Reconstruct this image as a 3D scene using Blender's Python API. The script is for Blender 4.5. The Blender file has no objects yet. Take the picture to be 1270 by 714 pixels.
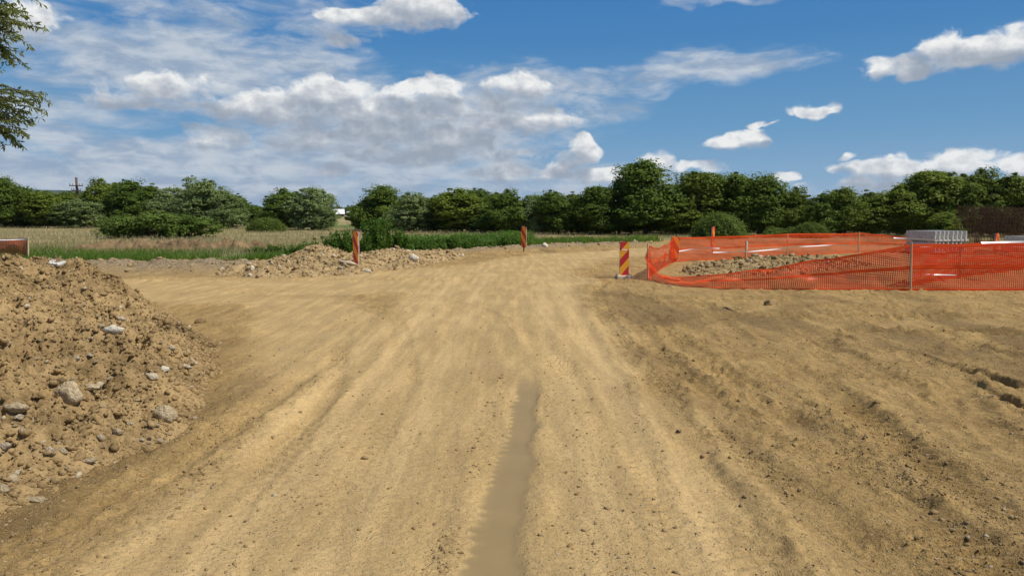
import bpy, bmesh, math, random
import numpy as np
from mathutils import Vector, Matrix

R = math.radians
random.seed(7)
rng = np.random.default_rng(7)
scene = bpy.context.scene
COL = scene.collection

# ------------------------------------------------------------------ camera
FPX, CXP, CYP, HOR, HC = 924.0, 635.0, 357.0, 264.0, 1.7
PITCH = math.atan((CYP - HOR) / FPX)
cam_d = bpy.data.cameras.new('camera')
cam = bpy.data.objects.new('camera', cam_d)
COL.objects.link(cam)
cam.location = (0, 0, HC)
cam.rotation_euler = (math.pi / 2 - PITCH, 0, 0)
cam_d.sensor_width = 36
cam_d.lens = 36 * FPX / 1270
cam_d.clip_start = 0.05
cam_d.clip_end = 20000
scene.camera = cam

# ------------------------------------------------------------------ light
SUN_EL, SUN_AZ = 56.0, 106.0          # azimuth measured to the right of the view
sd = bpy.data.lights.new('sun', 'SUN')
sd.energy = 4.85
sd.angle = R(0.5)
sd.color = (1.0, 0.945, 0.86)
so = bpy.data.objects.new('sun', sd)
COL.objects.link(so)
sdir = Vector((math.sin(R(SUN_AZ)) * math.cos(R(SUN_EL)), math.cos(R(SUN_AZ)) * math.cos(R(SUN_EL)), math.sin(R(SUN_EL))))
so.rotation_euler = sdir.to_track_quat('Z', 'Y').to_euler()
so.location = (40, -12, 60)

vs = scene.view_settings
vs.view_transform = 'Standard'
vs.look = 'None'
vs.exposure = 0.0
vs.gamma = 1.0
vs.use_curve_mapping = False

# ------------------------------------------------------------------ node helper
class NT:
    def __init__(self, tree):
        self.t = tree
    def n(self, typ, ins=None, **props):
        nd = self.t.nodes.new(typ)
        for k, v in props.items():
            setattr(nd, k, v)
        for k, v in (ins or {}).items():
            sk = nd.inputs[k]
            if isinstance(v, bpy.types.NodeSocket):
                self.t.links.new(v, sk)
            else:
                sk.default_value = v
        return nd
    def m(self, op, a, b=None, c=None, clamp=False):
        ins = {0: a}
        if b is not None: ins[1] = b
        if c is not None: ins[2] = c
        return self.n('ShaderNodeMath', ins, operation=op, use_clamp=clamp).outputs[0]
    def v(self, op, a, b=None, c=None):
        ins = {0: a}
        if b is not None: ins[1] = b
        if c is not None: ins[2] = c
        nd = self.n('ShaderNodeVectorMath', ins, operation=op)
        return nd.outputs['Value'] if op in ('DOT_PRODUCT', 'LENGTH') else nd.outputs[0]
    def mix(self, f, a, b, blend='MIX'):
        nd = self.n('ShaderNodeMix', data_type='RGBA', blend_type=blend)
        for s, val in ((nd.inputs[0], f), (nd.inputs[6], a), (nd.inputs[7], b)):
            if isinstance(val, bpy.types.NodeSocket): self.t.links.new(val, s)
            elif isinstance(val, (tuple, list)): s.default_value = (*val[:3], 1)
            else: s.default_value = val
        return nd.outputs[2]
    def smooth(self, x, lo, hi, a=0.0, b=1.0):
        return self.n('ShaderNodeMapRange', {0: x, 1: lo, 2: hi, 3: a, 4: b}, interpolation_type='SMOOTHSTEP').outputs[0]
    def noise(self, vec, scale, detail=4, rough=0.55, dist=0.0, **kw):
        return self.n('ShaderNodeTexNoise', {'Vector': vec, 'Scale': scale, 'Detail': detail, 'Roughness': rough, 'Distortion': dist}, **kw).outputs[0]
    def attr(self, name):
        return self.n('ShaderNodeAttribute', attribute_name=name).outputs['Fac']
    def link(self, a, b):
        self.t.links.new(a, b)

# ------------------------------------------------------------------ sky
def pix_dir(u, v):
    x, y = (u - CXP) / FPX, (v - CYP) / FPX
    d = np.array([x, math.cos(PITCH) - y * math.sin(PITCH), -math.sin(PITCH) - y * math.cos(PITCH)])
    return d / np.linalg.norm(d)
def azel(u, v):
    d = pix_dir(u, v)
    return math.degrees(math.atan2(d[0], d[1])), math.degrees(math.asin(d[2]))

# heaped clouds: direction of the middle, half width, half height, weight (all in degrees)
CUMULUS = [
    (470, 22, 78, 16, 1.0), (520, 12, 60, 26, 1.1), (420, 47, 30, 10, .6), (32, 26, 36, 20, .8), (150, 118, 42, 16, .7), (250, 126, 60, 12, .5),
    (548, 112, 34, 17, 1.05), (505, 114, 30, 14, .95), (410, 118, 50, 22, 1.1), (340, 134, 95, 22, .95), (430, 138, 100, 22, 1.0), (520, 138, 80, 22, .95),
    (600, 150, 32, 22, .95), (470, 166, 130, 20, 1.0), (560, 170, 90, 22, 1.0), (400, 178, 70, 15, .85), (520, 192, 110, 14, .85), (640, 190, 50, 10, .5), (215, 112, 70, 20, .6),
    (645, 106, 50, 17, .75), (660, 148, 54, 20, .75), (620, 130, 40, 14, .6),
    (262, 172, 36, 14, .8), (400, 210, 34, 9, .6), (632, 214, 56, 14, .9), (690, 212, 44, 14, 1.0),
    (722, 186, 22, 22, 1.1), (712, 200, 26, 18, .9), (742, 216, 32, 12, .95), (1150, 80, 66, 15, .85), (1176, 62, 40, 22, 1.0), (1215, 74, 40, 14, .9), (1255, 52, 52, 18, 1.05),
    (1000, 139, 28, 9, .75), (915, 174, 36, 10, .85), (942, 158, 10, 5, .6), (960, 157, 6, 4, .5), (870, 206, 36, 9, .75), (975, 222, 16, 7, .8),
    (1105, 208, 56, 14, .95), (1190, 204, 48, 16, 1.05), (1262, 206, 30, 13, .95), (1120, 228, 100, 10, .7), (812, 196, 18, 10, .5), (822, 205, 10, 12, .4),
    (1058, 190, 9, 4, .5), (800, 226, 60, 9, .4),
]
# thin layered cloud
LAYER = [
    (250, 78, 190, 40, 1.0), (150, 60, 130, 26, .8), (360, 92, 100, 26, .75), (60, 130, 110, 26, .5), (300, 210, 430, 44, 1.0), (150, 238, 430, 42, .9), (490, 160, 220, 60, .95),
    (850, 87, 80, 13, 1.0), (930, 77, 72, 13, 1.0), (885, 82, 110, 18, .8), (770, 102, 80, 14, .5), (735, 140, 40, 22, .35), (270, 8, 170, 18, .5), (640, 130, 80, 44, .75),
    (700, 225, 150, 26, .75), (980, 252, 420, 14, .3), (930, 4, 90, 3, .3), (100, 170, 160, 14, .6),
]
world = bpy.data.worlds.new('World')
scene.world = world
world.use_nodes = True
world.cycles.sampling_method = 'NONE'
scene.cycles.max_bounces = 5
scene.cycles.diffuse_bounces = 3
scene.cycles.glossy_bounces = 2
scene.cycles.transmission_bounces = 4
wt = world.node_tree
wt.nodes.clear()
W = NT(wt)
SKYN = W.n('ShaderNodeTexSky', sky_type='NISHITA', sun_disc=False)
SKYN.sun_elevation = R(SUN_EL)
SKYN.sun_rotation = R(SUN_AZ)
SKYN.altitude = 300
SKYN.air_density = 1.0
SKYN.dust_density = 0.6
SKYN.ozone_density = 1.6

def field_group(name, blobs, flat):
    g = bpy.data.node_groups.new(name, 'ShaderNodeTree')
    g.interface.new_socket('P', in_out='INPUT', socket_type='NodeSocketVector')
    g.interface.new_socket('F', in_out='OUTPUT', socket_type='NodeSocketFloat')
    gi, go = g.nodes.new('NodeGroupInput'), g.nodes.new('NodeGroupOutput')
    N = NT(g)
    acc = None
    for (u, v, w, h, k) in blobs:
        a, e = azel(u, v)
        wd, hd = math.degrees(w / FPX) * 1.0, math.degrees(h / FPX) * 1.0
        s = N.v('MULTIPLY_ADD', gi.outputs[0], (1 / wd, 1 / hd, 0), (-a / wd, -e / hd, 0))
        q = N.m('MULTIPLY_ADD', N.v('DOT_PRODUCT', s, s), -k, k)
        acc = q if acc is None else N.m('MAXIMUM', acc, q)
    acc = N.m('MAXIMUM', acc, -1.2)
    g.links.new(acc, go.inputs[0])
    return g
def grp(N, g, vec):
    nd = N.t.nodes.new('ShaderNodeGroup')
    nd.node_tree = g
    N.t.links.new(vec, nd.inputs[0])
    return nd.outputs[0]

gen = W.n('ShaderNodeTexCoord').outputs['Generated']
dirn = W.v('NORMALIZE', gen)
sx = W.n('ShaderNodeSeparateXYZ', {0: dirn})
az = W.m('MULTIPLY', W.m('ARCTAN2', sx.outputs[0], sx.outputs[1]), 180 / math.pi)
el = W.m('MULTIPLY', W.m('ARCSINE', sx.outputs[2]), 180 / math.pi)
P0 = W.n('ShaderNodeCombineXYZ', {0: az, 1: el}).outputs[0]

cg = bpy.data.node_groups.new('cumulus density', 'ShaderNodeTree')
cg.interface.new_socket('P', in_out='INPUT', socket_type='NodeSocketVector')
cg.interface.new_socket('D', in_out='OUTPUT', socket_type='NodeSocketFloat')
gi, go = cg.nodes.new('NodeGroupInput'), cg.nodes.new('NodeGroupOutput')
C = NT(cg)
pp = C.v('MULTIPLY', gi.outputs[0], (1, 1.55, 1))
wob = C.n('ShaderNodeTexNoise', {'Vector': pp, 'Scale': .35, 'Detail': 2}, noise_dimensions='2D').outputs['Color']
pw = C.v('ADD', gi.outputs[0], C.v('MULTIPLY', C.v('SUBTRACT', wob, (.5, .5, .5)), (2.4, 1.4, 0)))
F = grp(C, field_group('cumulus blobs', CUMULUS, True), pw)
ppw = C.v('MULTIPLY', pw, (1, 1.55, 1))
n1 = C.noise(ppw, .42, 7, .57, noise_dimensions='2D')
vo = C.n('ShaderNodeTexVoronoi', {'Vector': ppw, 'Scale': .75, 'Detail': 2, 'Roughness': .5}, feature='F1', voronoi_dimensions='2D', normalize=True).outputs['Distance']
puff = C.m('SUBTRACT', .42, vo)
D = C.m('ADD', F, C.m('MULTIPLY', C.m('SUBTRACT', n1, .5), 2.4))
D = C.m('ADD', D, C.m('MULTIPLY', puff, .9))
# loose heaps over the rest of the sky, outside the directions listed above
sp = C.n('ShaderNodeSeparateXYZ', {0: gi.outputs[0]})
away = C.smooth(C.m('ABSOLUTE', sp.outputs[0]), 38, 52)
rest = C.m('MULTIPLY_ADD', C.noise(ppw, .09, 4, .6, noise_dimensions='2D'), 7.0, -3.9)
up_lim = C.smooth(sp.outputs[1], 2, 8)
far_d = C.m('MULTIPLY_ADD', C.m('MULTIPLY', C.m('ADD', rest, 1.2), away), up_lim, -1.2)
D = C.m('MAXIMUM', D, far_d)
cg.links.new(D, go.inputs[0])

Dc = grp(W, cg, P0)
fb = bpy.data.node_groups['cumulus blobs']
Fc = grp(W, fb, P0)
Fu = grp(W, fb, W.v('ADD', P0, (.55, 1.3, 0)))
Pn = W.v('MULTIPLY', P0, (1, 1.4, 1))
nA = W.noise(Pn, .62, 6, .56, noise_dimensions='2D')
nB = W.noise(W.v('ADD', Pn, (.35, .75, 0)), .62, 6, .56, noise_dimensions='2D')
slope = W.m('SUBTRACT', Fc, Fu)
lit = W.m('ADD', W.smooth(slope, -.55, 1.7), W.m('MULTIPLY', W.m('SUBTRACT', nA, nB), 1.1))
edge = W.smooth(Dc, 1.1, .1)
lit = W.m('ADD', W.m('MULTIPLY', lit, .85), W.m('MULTIPLY', edge, .22), clamp=True)
ramp = W.n('ShaderNodeValToRGB', {0: lit})
cr = ramp.color_ramp
cr.elements[0].position, cr.elements[0].color = 0.05, (.33, .38, .455, 1)
cr.elements[1].position, cr.elements[1].color = 0.95, (.88, .89, .88, 1)
e = cr.elements.new(.36); e.color = (.44, .485, .55, 1)
e = cr.elements.new(.62); e.color = (.60, .63, .67, 1)
soft = W.m('MULTIPLY_ADD', lit, -.5, 1.25)
alpha_c = W.smooth(W.m('DIVIDE', Dc, soft), -.12, .9)

PL = W.v('MULTIPLY', P0, (1, 3.0, 1))
n2 = W.noise(PL, .20, 8, .6, .35, noise_dimensions='2D')
lay_w = W.v('ADD', P0, W.v('MULTIPLY', W.v('SUBTRACT', W.n('ShaderNodeTexNoise', {'Vector': PL, 'Scale': .16, 'Detail': 2}, noise_dimensions='2D').outputs['Color'], (.5, .5, .5)), (7, 2.5, 0)))
FL = grp(W, field_group('layer blobs', LAYER, False), lay_w)
DL = W.m('ADD', FL, W.m('MULTIPLY', W.m('SUBTRACT', n2, .5), 2.6))
alpha_l = W.m('MULTIPLY', W.smooth(DL, -.5, .95), .9)
n3 = W.noise(W.v('ADD', PL, (3, 9, 0)), .3, 5, .6, .2, noise_dimensions='2D')
lay_col = W.mix(W.smooth(n3, .3, .7), (.32, .41, .535), (.59, .64, .70))
sky_col = W.mix(1.0, SKYN.outputs[0], (.62, .80, .95), 'MULTIPLY')
low = W.n('ShaderNodeValToRGB', {0: W.m('DIVIDE', el, 20.0, clamp=True)})
lr = low.color_ramp
lr.elements[0].position, lr.elements[0].color = 0.0, (*[c / .092 / 10 for c in (.30, .46, .62)], 1)
lr.elements[1].position, lr.elements[1].color = 1.0, (*[c / .092 / 10 for c in (.034, .168, .45)], 1)
e = lr.elements.new(.3); e.color = (*[c / .092 / 10 for c in (.14, .325, .55)], 1)
e = lr.elements.new(.62); e.color = (*[c / .092 / 10 for c in (.066, .23, .495)], 1)
sky_col = W.mix(W.smooth(el, 34, 16, 0, 1), sky_col, W.v('MULTIPLY', low.outputs[0], (10, 10, 10)))
sky_bg = W.n('ShaderNodeBackground', {0: sky_col, 1: 0.092})
lay_bg = W.n('ShaderNodeBackground', {0: lay_col, 1: 1.0})
cum_bg = W.n('ShaderNodeBackground', {0: ramp.outputs[0], 1: 1.0})
above = W.smooth(el, -.5, .8)
ms1 = W.n('ShaderNodeMixShader', {0: W.m('MULTIPLY', alpha_l, above), 1: sky_bg.outputs[0], 2: lay_bg.outputs[0]})
ms2 = W.n('ShaderNodeMixShader', {0: W.m('MULTIPLY', alpha_c, above), 1: ms1.outputs[0], 2: cum_bg.outputs[0]})
wo = W.n('ShaderNodeOutputWorld', {0: ms2.outputs[0]})

# ------------------------------------------------------------------ object helpers
def tag(o, label=None, cat=None, group=None, kind=None):
    if label: o['label'] = label
    if cat: o['category'] = cat
    if group: o['group'] = group
    if kind: o['kind'] = kind
    return o
def empty(name, loc=(0, 0, 0), rz=0.0, label=None, cat=None, group=None):
    o = bpy.data.objects.new(name, None)
    o.empty_display_size = .2
    COL.objects.link(o)
    o.location = loc
    o.rotation_euler = (0, 0, rz)
    return tag(o, label, cat, group)
def mesh_np(name, V, F, mat, parent=None, smooth=False, attrs=None, link=True):
    V = np.asarray(V, dtype=np.float32); F = np.asarray(F, dtype=np.int32)
    me = bpy.data.meshes.new(name)
    nf, k = F.shape
    me.vertices.add(len(V)); me.vertices.foreach_set('co', V.ravel())
    me.loops.add(nf * k); me.loops.foreach_set('vertex_index', F.ravel())
    me.polygons.add(nf)
    me.polygons.foreach_set('loop_start', np.arange(0, nf * k, k, dtype=np.int32))
    if smooth: me.polygons.foreach_set('use_smooth', np.ones(nf, dtype=bool))
    for an, av in (attrs or {}).items():
        at_ = me.attributes.new(an, 'FLOAT', 'POINT')
        at_.data.foreach_set('value', np.asarray(av, dtype=np.float32))
    me.update(calc_edges=True)
    me.materials.append(mat)
    if not link: return me
    o = bpy.data.objects.new(name, me)
    COL.objects.link(o)
    o.parent = parent
    return o
class MB:
    """collects boxes, prisms and tubes into one mesh"""
    def __init__(self): self.bm = bmesh.new()
    def box(self, c, s, rot=None, bev=0.0):
        M = Matrix.Translation(c) @ (rot.to_4x4() if rot else Matrix()) @ Matrix.Diagonal((*s, 1))
        r = bmesh.ops.create_cube(self.bm, size=1, matrix=M)
        if bev:
            es = {e for v in r['verts'] for e in v.link_edges}
            bmesh.ops.bevel(self.bm, geom=list(es), offset=bev, segments=2, affect='EDGES', profile=.6)
        return self
    def prism(self, pts, z0, z1, M=Matrix()):
        lo = [self.bm.verts.new(M @ Vector((p[0], p[1], z0))) for p in pts]
        hi = [self.bm.verts.new(M @ Vector((p[0], p[1], z1))) for p in pts]
        n = len(pts)
        self.bm.faces.new(lo[::-1]); self.bm.faces.new(hi)
        for i in range(n): self.bm.faces.new((lo[i], lo[(i + 1) % n], hi[(i + 1) % n], hi[i]))
        return self
    def tube(self, pts, rad, n=8):
        pts = [Vector(p) for p in pts]
        rad = rad if isinstance(rad, (list, tuple)) else [rad] * len(pts)
        rings = []
        for i, p in enumerate(pts):
            t = (pts[min(i + 1, len(pts) - 1)] - pts[max(i - 1, 0)]).normalized()
            a = t.orthogonal().normalized() if i == 0 else (a - t * a.dot(t)).normalized()
            b = t.cross(a)
            rings.append([self.bm.verts.new(p + (a * math.cos(2 * math.pi * k / n) + b * math.sin(2 * math.pi * k / n)) * rad[i]) for k in range(n)])
        for r0, r1 in zip(rings, rings[1:]):
            for k in range(n): self.bm.faces.new((r0[k], r0[(k + 1) % n], r1[(k + 1) % n], r1[k]))
        self.bm.faces.new(rings[0][::-1]); self.bm.faces.new(rings[-1])
        return self
    def data(self, name, mat, smooth=False):
        bmesh.ops.recalc_face_normals(self.bm, faces=self.bm.faces)
        me = bpy.data.meshes.new(name)
        self.bm.to_mesh(me); self.bm.free()
        me.materials.append(mat)
        if smooth: me.polygons.foreach_set('use_smooth', [True] * len(me.polygons))
        return me
    def build(self, name, mat, parent=None, smooth=False):
        o = bpy.data.objects.new(name, self.data(name, mat, smooth))
        COL.objects.link(o); o.parent = parent
        return o
def copy_tree(o, parent=None):
    c = o.copy(); COL.objects.link(c)
    if parent: c.parent = parent
    for ch in list(o.children): copy_tree(ch, c)
    return c

# ------------------------------------------------------------------ value noise
_T = rng.random((512, 512))
def vn(x, y, s=0):
    x = np.asarray(x, float) + s * 37.17; y = np.asarray(y, float) + s * 91.73
    xi, yi = np.floor(x).astype(int), np.floor(y).astype(int)
    fx, fy = x - xi, y - yi
    fx = fx * fx * fx * (fx * (fx * 6 - 15) + 10); fy = fy * fy * fy * (fy * (fy * 6 - 15) + 10)
    a, b = _T[xi % 512, yi % 512], _T[(xi + 1) % 512, yi % 512]
    c, d = _T[xi % 512, (yi + 1) % 512], _T[(xi + 1) % 512, (yi + 1) % 512]
    return (a + (b - a) * fx) * (1 - fy) + (c + (d - c) * fx) * fy
def fbm(x, y, o=4, s=0, g=.5):
    r, a, t = 0, 1.0, 0
    for i in range(o):
        ang = .6 * i
        xr, yr = x * math.cos(ang) - y * math.sin(ang), x * math.sin(ang) + y * math.cos(ang)
        r = r + a * (vn(xr, yr, s + i) * 2 - 1); t += a
        a *= g; x = x * 2.03; y = y * 2.03
    return r / t
def ss(x, lo, hi):
    t = np.clip((x - lo) / (hi - lo), 0, 1)
    return t * t * (3 - 2 * t)
def seg_dist(x, y, pts):
    d = np.full(np.shape(x), 1e9)
    for (ax, ay), (bx, by) in zip(pts, pts[1:]):
        vx, vy = bx - ax, by - ay
        t = np.clip(((x - ax) * vx + (y - ay) * vy) / (vx * vx + vy * vy), 0, 1)
        d = np.minimum(d, np.hypot(x - ax - t * vx, y - ay - t * vy))
    return d

# ------------------------------------------------------------------ terrain functions
ROADS = [([(-.35, -40), (-.35, 16), (-.2, 21), (.6, 25), (2.4, 29), (6, 33), (12, 35.5), (26, 37), (70, 39)], 1.8),
         ([(-.4, 18.5), (-4, 17.2), (-10, 16.6), (-18, 16.6), (-60, 15)], 2.3), ([(.4, 24), (-3, 20), (-5, 18)], 1.4), ([(-1.2, 7.5), (-2.4, 11), (-4.3, 14.2), (-9, 16)], 1.1)]
def compact(x, y):
    c = np.zeros(np.shape(x))
    wob = fbm(x / 1.3, y / 2.6, 4, 11) * .55
    for pts, hw in ROADS:
        c = np.maximum(c, 1 - ss(seg_dist(x, y, pts) + wob, hw - .35, hw + .55))
    return c
def meadow_line(x):
    return np.interp(x, [-60, -18, -12, -8, -5.5, -2, 2, 5, 9, 20, 70], [25.5, 25.5, 26, 27.5, 29.5, 34, 40.5, 43, 45, 47, 47])
def meadow(x, y):
    return ss(y - meadow_line(x) + fbm(x / 1.5, y / 1.5, 4, 23) * 1.5, -.3, 1.1) * np.where(y > 0, 1, 0) + ss(np.abs(x), 60, 66) * (y < 25)
RUTS = [  # x at y=6, slope, half width, depth, y0, y1, rim, tread
    (.06, .060, .16, .007, -2, 9.4, .006, .010), (-2.28, .012, .15, .035, 2, 11, .022, .012), (-1.78, .01, .12, .016, 3, 10, .01, .008),
    (1.75, .02, .16, .022, 2, 13, .014, .024), (2.28, -.01, .15, .028, 2.5, 14.5, .018, .026), (2.95, .05, .16, .03, 4, 13, .02, .012),
    (4.52, .03, .12, .13, 4.8, 8.2, .04, .0), (5.02, -.04, .12, .15, 6.2, 9.8, .05, .0), (3.75, .1, .15, .035, 5, 12, .02, .01), (6.0, .0, .14, .06, 7, 11, .03, 0),
    (-.95, .0, .16, .010, 1, 16, .004, .006), (.95, .01, .15, .010, 1, 16, .004, .008), (1.35, .06, .15, .014, 1, 9, .008, .01)]
def curve(pts, n=60):
    p = np.array(pts, float); t = np.linspace(0, len(p) - 1, n); out = np.stack([np.interp(t, range(len(p)), p[:, i]) for i in range(2)], 1)
    for _ in range(6): out[1:-1] = .25 * out[:-2] + .5 * out[1:-1] + .25 * out[2:]
    return [tuple(q) for q in out]
CURVES = [(curve(p), w, dp, tr) for p, w, dp, tr in (
    ([(-1.0, 3), (-1.15, 8), (-2.0, 12.5), (-5, 15.6), (-10, 16.6), (-16, 16.8)], .16, .022, .012), ([(.75, 4), (.5, 9), (-.6, 13.5), (-3.6, 16.8), (-9, 18.0), (-15, 18.1)], .16, .018, .012),
    ([(-1.6, 3), (-1.75, 7), (-2.5, 11), (-5.2, 14.2), (-10, 15.4)], .13, .025, .014),
    ([(1.1, 3), (1.5, 8), (3.0, 12), (6.5, 14.6), (14, 15.4)], .16, .035, .02), ([(2.6, 3), (3.1, 7.5), (4.7, 11), (8.2, 13.3), (15, 14)], .16, .04, .02),
    ([(3.2, 3), (4.0, 6.6), (6.0, 9.8), (10, 12), (14, 12.6)], .15, .045, .018), ([(1.9, 2.5), (1.4, 7), (1.5, 12), (1.9, 17), (3.6, 21)], .15, .03, .022),
    ([(.4, 8), (.2, 15), (.6, 21), (2.4, 26), (6, 29.6)], .2, .02, .0), ([(-1.3, 9), (-1.4, 16), (-1.1, 22), (.8, 27.5), (5, 31.6)], .2, .02, .0))]
XRUTS = [  # ruts across: y at x=6, slope, half width, depth, x0, x1
    (12.2, -.10, .16, .05, 2.5, 14), (13.4, -.05, .15, .04, 2.2, 15), (14.6, .02, .16, .035, 2.0, 16), (10.6, -.16, .14, .05, 3.5, 12),
    (18.6, -.02, .2, .04, -14, 1.5), (16.2, .01, .2, .03, -15, -2.5), (20.3, .12, .15, .03, -5, 1.5), (9.3, -.22, .14, .05, 4, 12), (15.6, .0, .12, .05, 3, 14)]
def G(x, y, want=False):
    x = np.asarray(x, float); y = np.asarray(y, float)
    c = compact(x, y); m = np.clip(meadow(x, y), 0, 1)
    near = 1 - ss(np.hypot(x, y), 45, 75)
    rough = (1 - c) * (1 - m)
    h = .05 * fbm(x / 5, y / 5, 3, 1) * near
    lump = fbm(x / .55, y / .8, 5, 2, .55)
    h = h + near * rough * (.016 * lump + .075 * np.maximum(0, fbm(x / .16, y / .22, 4, 3, .65) - .08) * ss(fbm(x / 1.0, y / 2.4, 3, 4), -.25, .3) - .05 * np.maximum(0, fbm(x / .3, y / .55, 3, 7, .6) - .15))
    h = h + near * c * (.007 * fbm(x / .35, y / .9, 4, 5) + .004 * np.maximum(0, fbm(x / .07, y / .09, 3, 6) - .1))
    wet = np.zeros(np.shape(x))
    shp = h.shape; h = np.atleast_1d(h).ravel().copy(); wet = np.atleast_1d(wet).ravel().copy()
    xf, yf_, nf_ = np.atleast_1d(x).ravel(), np.atleast_1d(y).ravel(), np.atleast_1d(near).ravel()
    for i, (x0, sl, w, dp, y0, y1, rim, tr) in enumerate(RUTS):
        bend = .0022 * np.maximum(0, yf_ - 7) ** 2 * np.sign(x0) if i > 0 else 0
        k = np.where((yf_ > y0) & (yf_ < y1) & (np.abs(xf - x0 - sl * (yf_ - 6) - bend) < .75))[0]
        if not len(k): continue
        X_, Y_ = xf[k], yf_[k]
        xl = X_ - (x0 + sl * (Y_ - 6)) - .05 * fbm(X_ * 0 + 3.3, Y_ / 1.1, 3, 8) - .035 * fbm(Y_ * 0 + i * 5, Y_ / .35, 3, 9 + i)
        if i > 0: xl = xl - bend[k]
        win = ss(Y_, y0, y0 + 1.2) * (1 - ss(Y_, y1 - 2.5, y1)) * nf_[k]
        if i > 0: win = win * (.45 + .55 * ss(fbm(X_ * 0 + i, Y_ / (1.3 if dp < .09 else .7), 2, 40 + i), -.4 if dp < .09 else -.1, .3))
        g = np.exp(-(xl / w) ** (12 if dp > .09 else 4)) * win
        cr = np.exp(-((np.abs(xl) - 1.5 * w) / (.5 * w)) ** 2) * win
        dh = -dp * g + rim * cr * (.2 + 1.5 * np.maximum(0, fbm(X_ / .07, Y_ / .08, 3, 12) + .3))
        if tr:
            side = ss(-xl, -.02, .06) if i == 0 else 1.0
            dh += tr * (g if i else np.exp(-((xl + .1) / .07) ** 2) * win) * side * np.clip(np.sin(2 * math.pi * (Y_ / .12 + np.abs(xl) * 2.2)) * 2.6, -1, 1) * ss(fbm(X_ / .6, Y_ / 1.2, 2, 14 + i), -.25, .25)
        if i == 0:
            wt_ = np.exp(-((xl - .02) / (w * .95 * (1.05 - .035 * Y_) * (.25 + .75 * win) + .07 * fbm(X_ / .25, Y_ / .45, 4, 19) + .022 * np.sin(2 * math.pi * Y_ / .12 + 9 * fbm(X_ * 0, Y_ / .5, 2, 20)) * ss(-xl, 0, .05) * ss(fbm(X_ * 0 + 5, Y_ / .8, 2, 44), -.4, .1))) ** 6) * win * ss(win, .0, .5) * (1 - .85 * ss(Y_, 6.2, 9.0))
            wet[k] = wt_
            h[k] = h[k] * (1 - wt_) + wt_ * (.05 * fbm(X_ * 0, Y_ / 5, 2, 1) - .0)
        h[k] += dh
    for i, (y0, sl, w, dp, x0, x1) in enumerate(XRUTS):
        k = np.where((xf > x0) & (xf < x1) & (np.abs(yf_ - (y0 + sl * (xf - 6))) < 1))[0]
        if not len(k): continue
        X_, Y_ = xf[k], yf_[k]
        yl = Y_ - (y0 + sl * (X_ - 6)) - .12 * fbm(X_ / 1.5, X_ * 0 + i, 3, 60 + i)
        win = ss(X_, x0, x0 + 2) * (1 - ss(X_, x1 - 2, x1)) * (.25 + .75 * ss(fbm(X_ / 1.2, X_ * 0 + i * 3, 2, 70 + i), -.3, .35))
        dp = dp * 1.6
        h[k] += -dp * np.exp(-(yl / w) ** 6) * win + dp * .7 * np.exp(-((np.abs(yl) - 1.6 * w) / (.6 * w)) ** 2) * win * (.4 + np.maximum(0, fbm(X_ / .1, Y_ / .1, 3, 17) + .4))
    for i, (pts, w, dp, tr) in enumerate(CURVES):
        dp = dp * .68
        pa = np.array(pts)
        k = np.where((xf > pa[:, 0].min() - .6) & (xf < pa[:, 0].max() + .6) & (yf_ > pa[:, 1].min()) & (yf_ < pa[:, 1].max() + .6))[0]
        if not len(k): continue
        d_ = seg_dist(xf[k], yf_[k], pts[::2] + [pts[-1]])
        kk_ = d_ < .6; k = k[kk_]; d_ = d_[kk_]; X_, Y_ = xf[k], yf_[k]
        d_ = np.abs(d_ + .03 * fbm(X_ / .4, Y_ / .4, 3, 90 + i))
        win = (.3 + .7 * ss(fbm(X_ / 1.6, Y_ / 1.6, 2, 95 + i), -.35, .3)) * ss(Y_, pa[0, 1], pa[0, 1] + 1.5)
        g = np.exp(-(d_ / w) ** 6) * win
        h[k] += -dp * g + .55 * dp * np.exp(-((d_ - 1.45 * w) / (.4 * w)) ** 2) * win * (.3 + 1.4 * np.maximum(0, fbm(X_ / .07, Y_ / .07, 3, 98) + .3))
        if tr: h[k] += tr * .7 * g * np.clip(np.sin(2 * math.pi * ((X_ * .6 + Y_) / .13 + d_ * 2)) * 2.6, -1, 1) * ss(fbm(X_ / .7, Y_ / .9, 2, 99 + i), -.3, .2)
    h = h.reshape(shp); wet = wet.reshape(shp)
    h = h + near * 4 * c * (1 - c) * (.012 + .06 * np.maximum(0, fbm(x / .3, y / .3, 4, 18, .6)))
    # low bank beyond the far edge of the road and in the pit behind the net
    bank = np.exp(-((y - np.interp(x, [-3, 0, 3, 6, 9], [30, 34.5, 37.5, 39.5, 41])) / 1.0) ** 2) * ss(x, -4, -2) * (1 - ss(x, 6, 9))
    h = h + bank * (.16 + .12 * fbm(x / .4, y / .4, 4, 21))
    old = np.exp(-((y - 22.6 - .05 * (x + 12)) / 2.1) ** 2) * ss(x, -24, -17) * (1 - ss(x, -8.5, -6.5))
    h = h + old * (.20 + .22 * fbm(x / .45, y / .45, 5, 22))
    h = h + m * near * .05 * fbm(x / 2, y / 2, 3, 24)
    h = h + .03 * ss(np.hypot(x, y), 60, 120)
    if not want: return h
    damp = ss(fbm(x / .9, y / 2.4, 4, 30), .05, .55) * rough
    edge = np.exp(-((x + 2.75 + .25 * fbm(y / .8, y * 0, 2, 31)) / .38) ** 2) * ss(y, 2.5, 4) * (1 - ss(y, 6.5, 9.5))
    damp = np.clip(damp + edge * 1.0, 0, 1)
    damp = np.maximum(damp, .42 * np.exp(-((x + .30 + .1 * fbm(y / 1.5, y * 0, 2, 33)) / .2) ** 2) * ss(y, 4, 7) * (1 - ss(y, 18, 24)) * ss(fbm(x / .3, y / 1.2, 4, 34), -.6, .2))
    gravel = np.clip(bank + old * 1.1, 0, 1)
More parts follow.
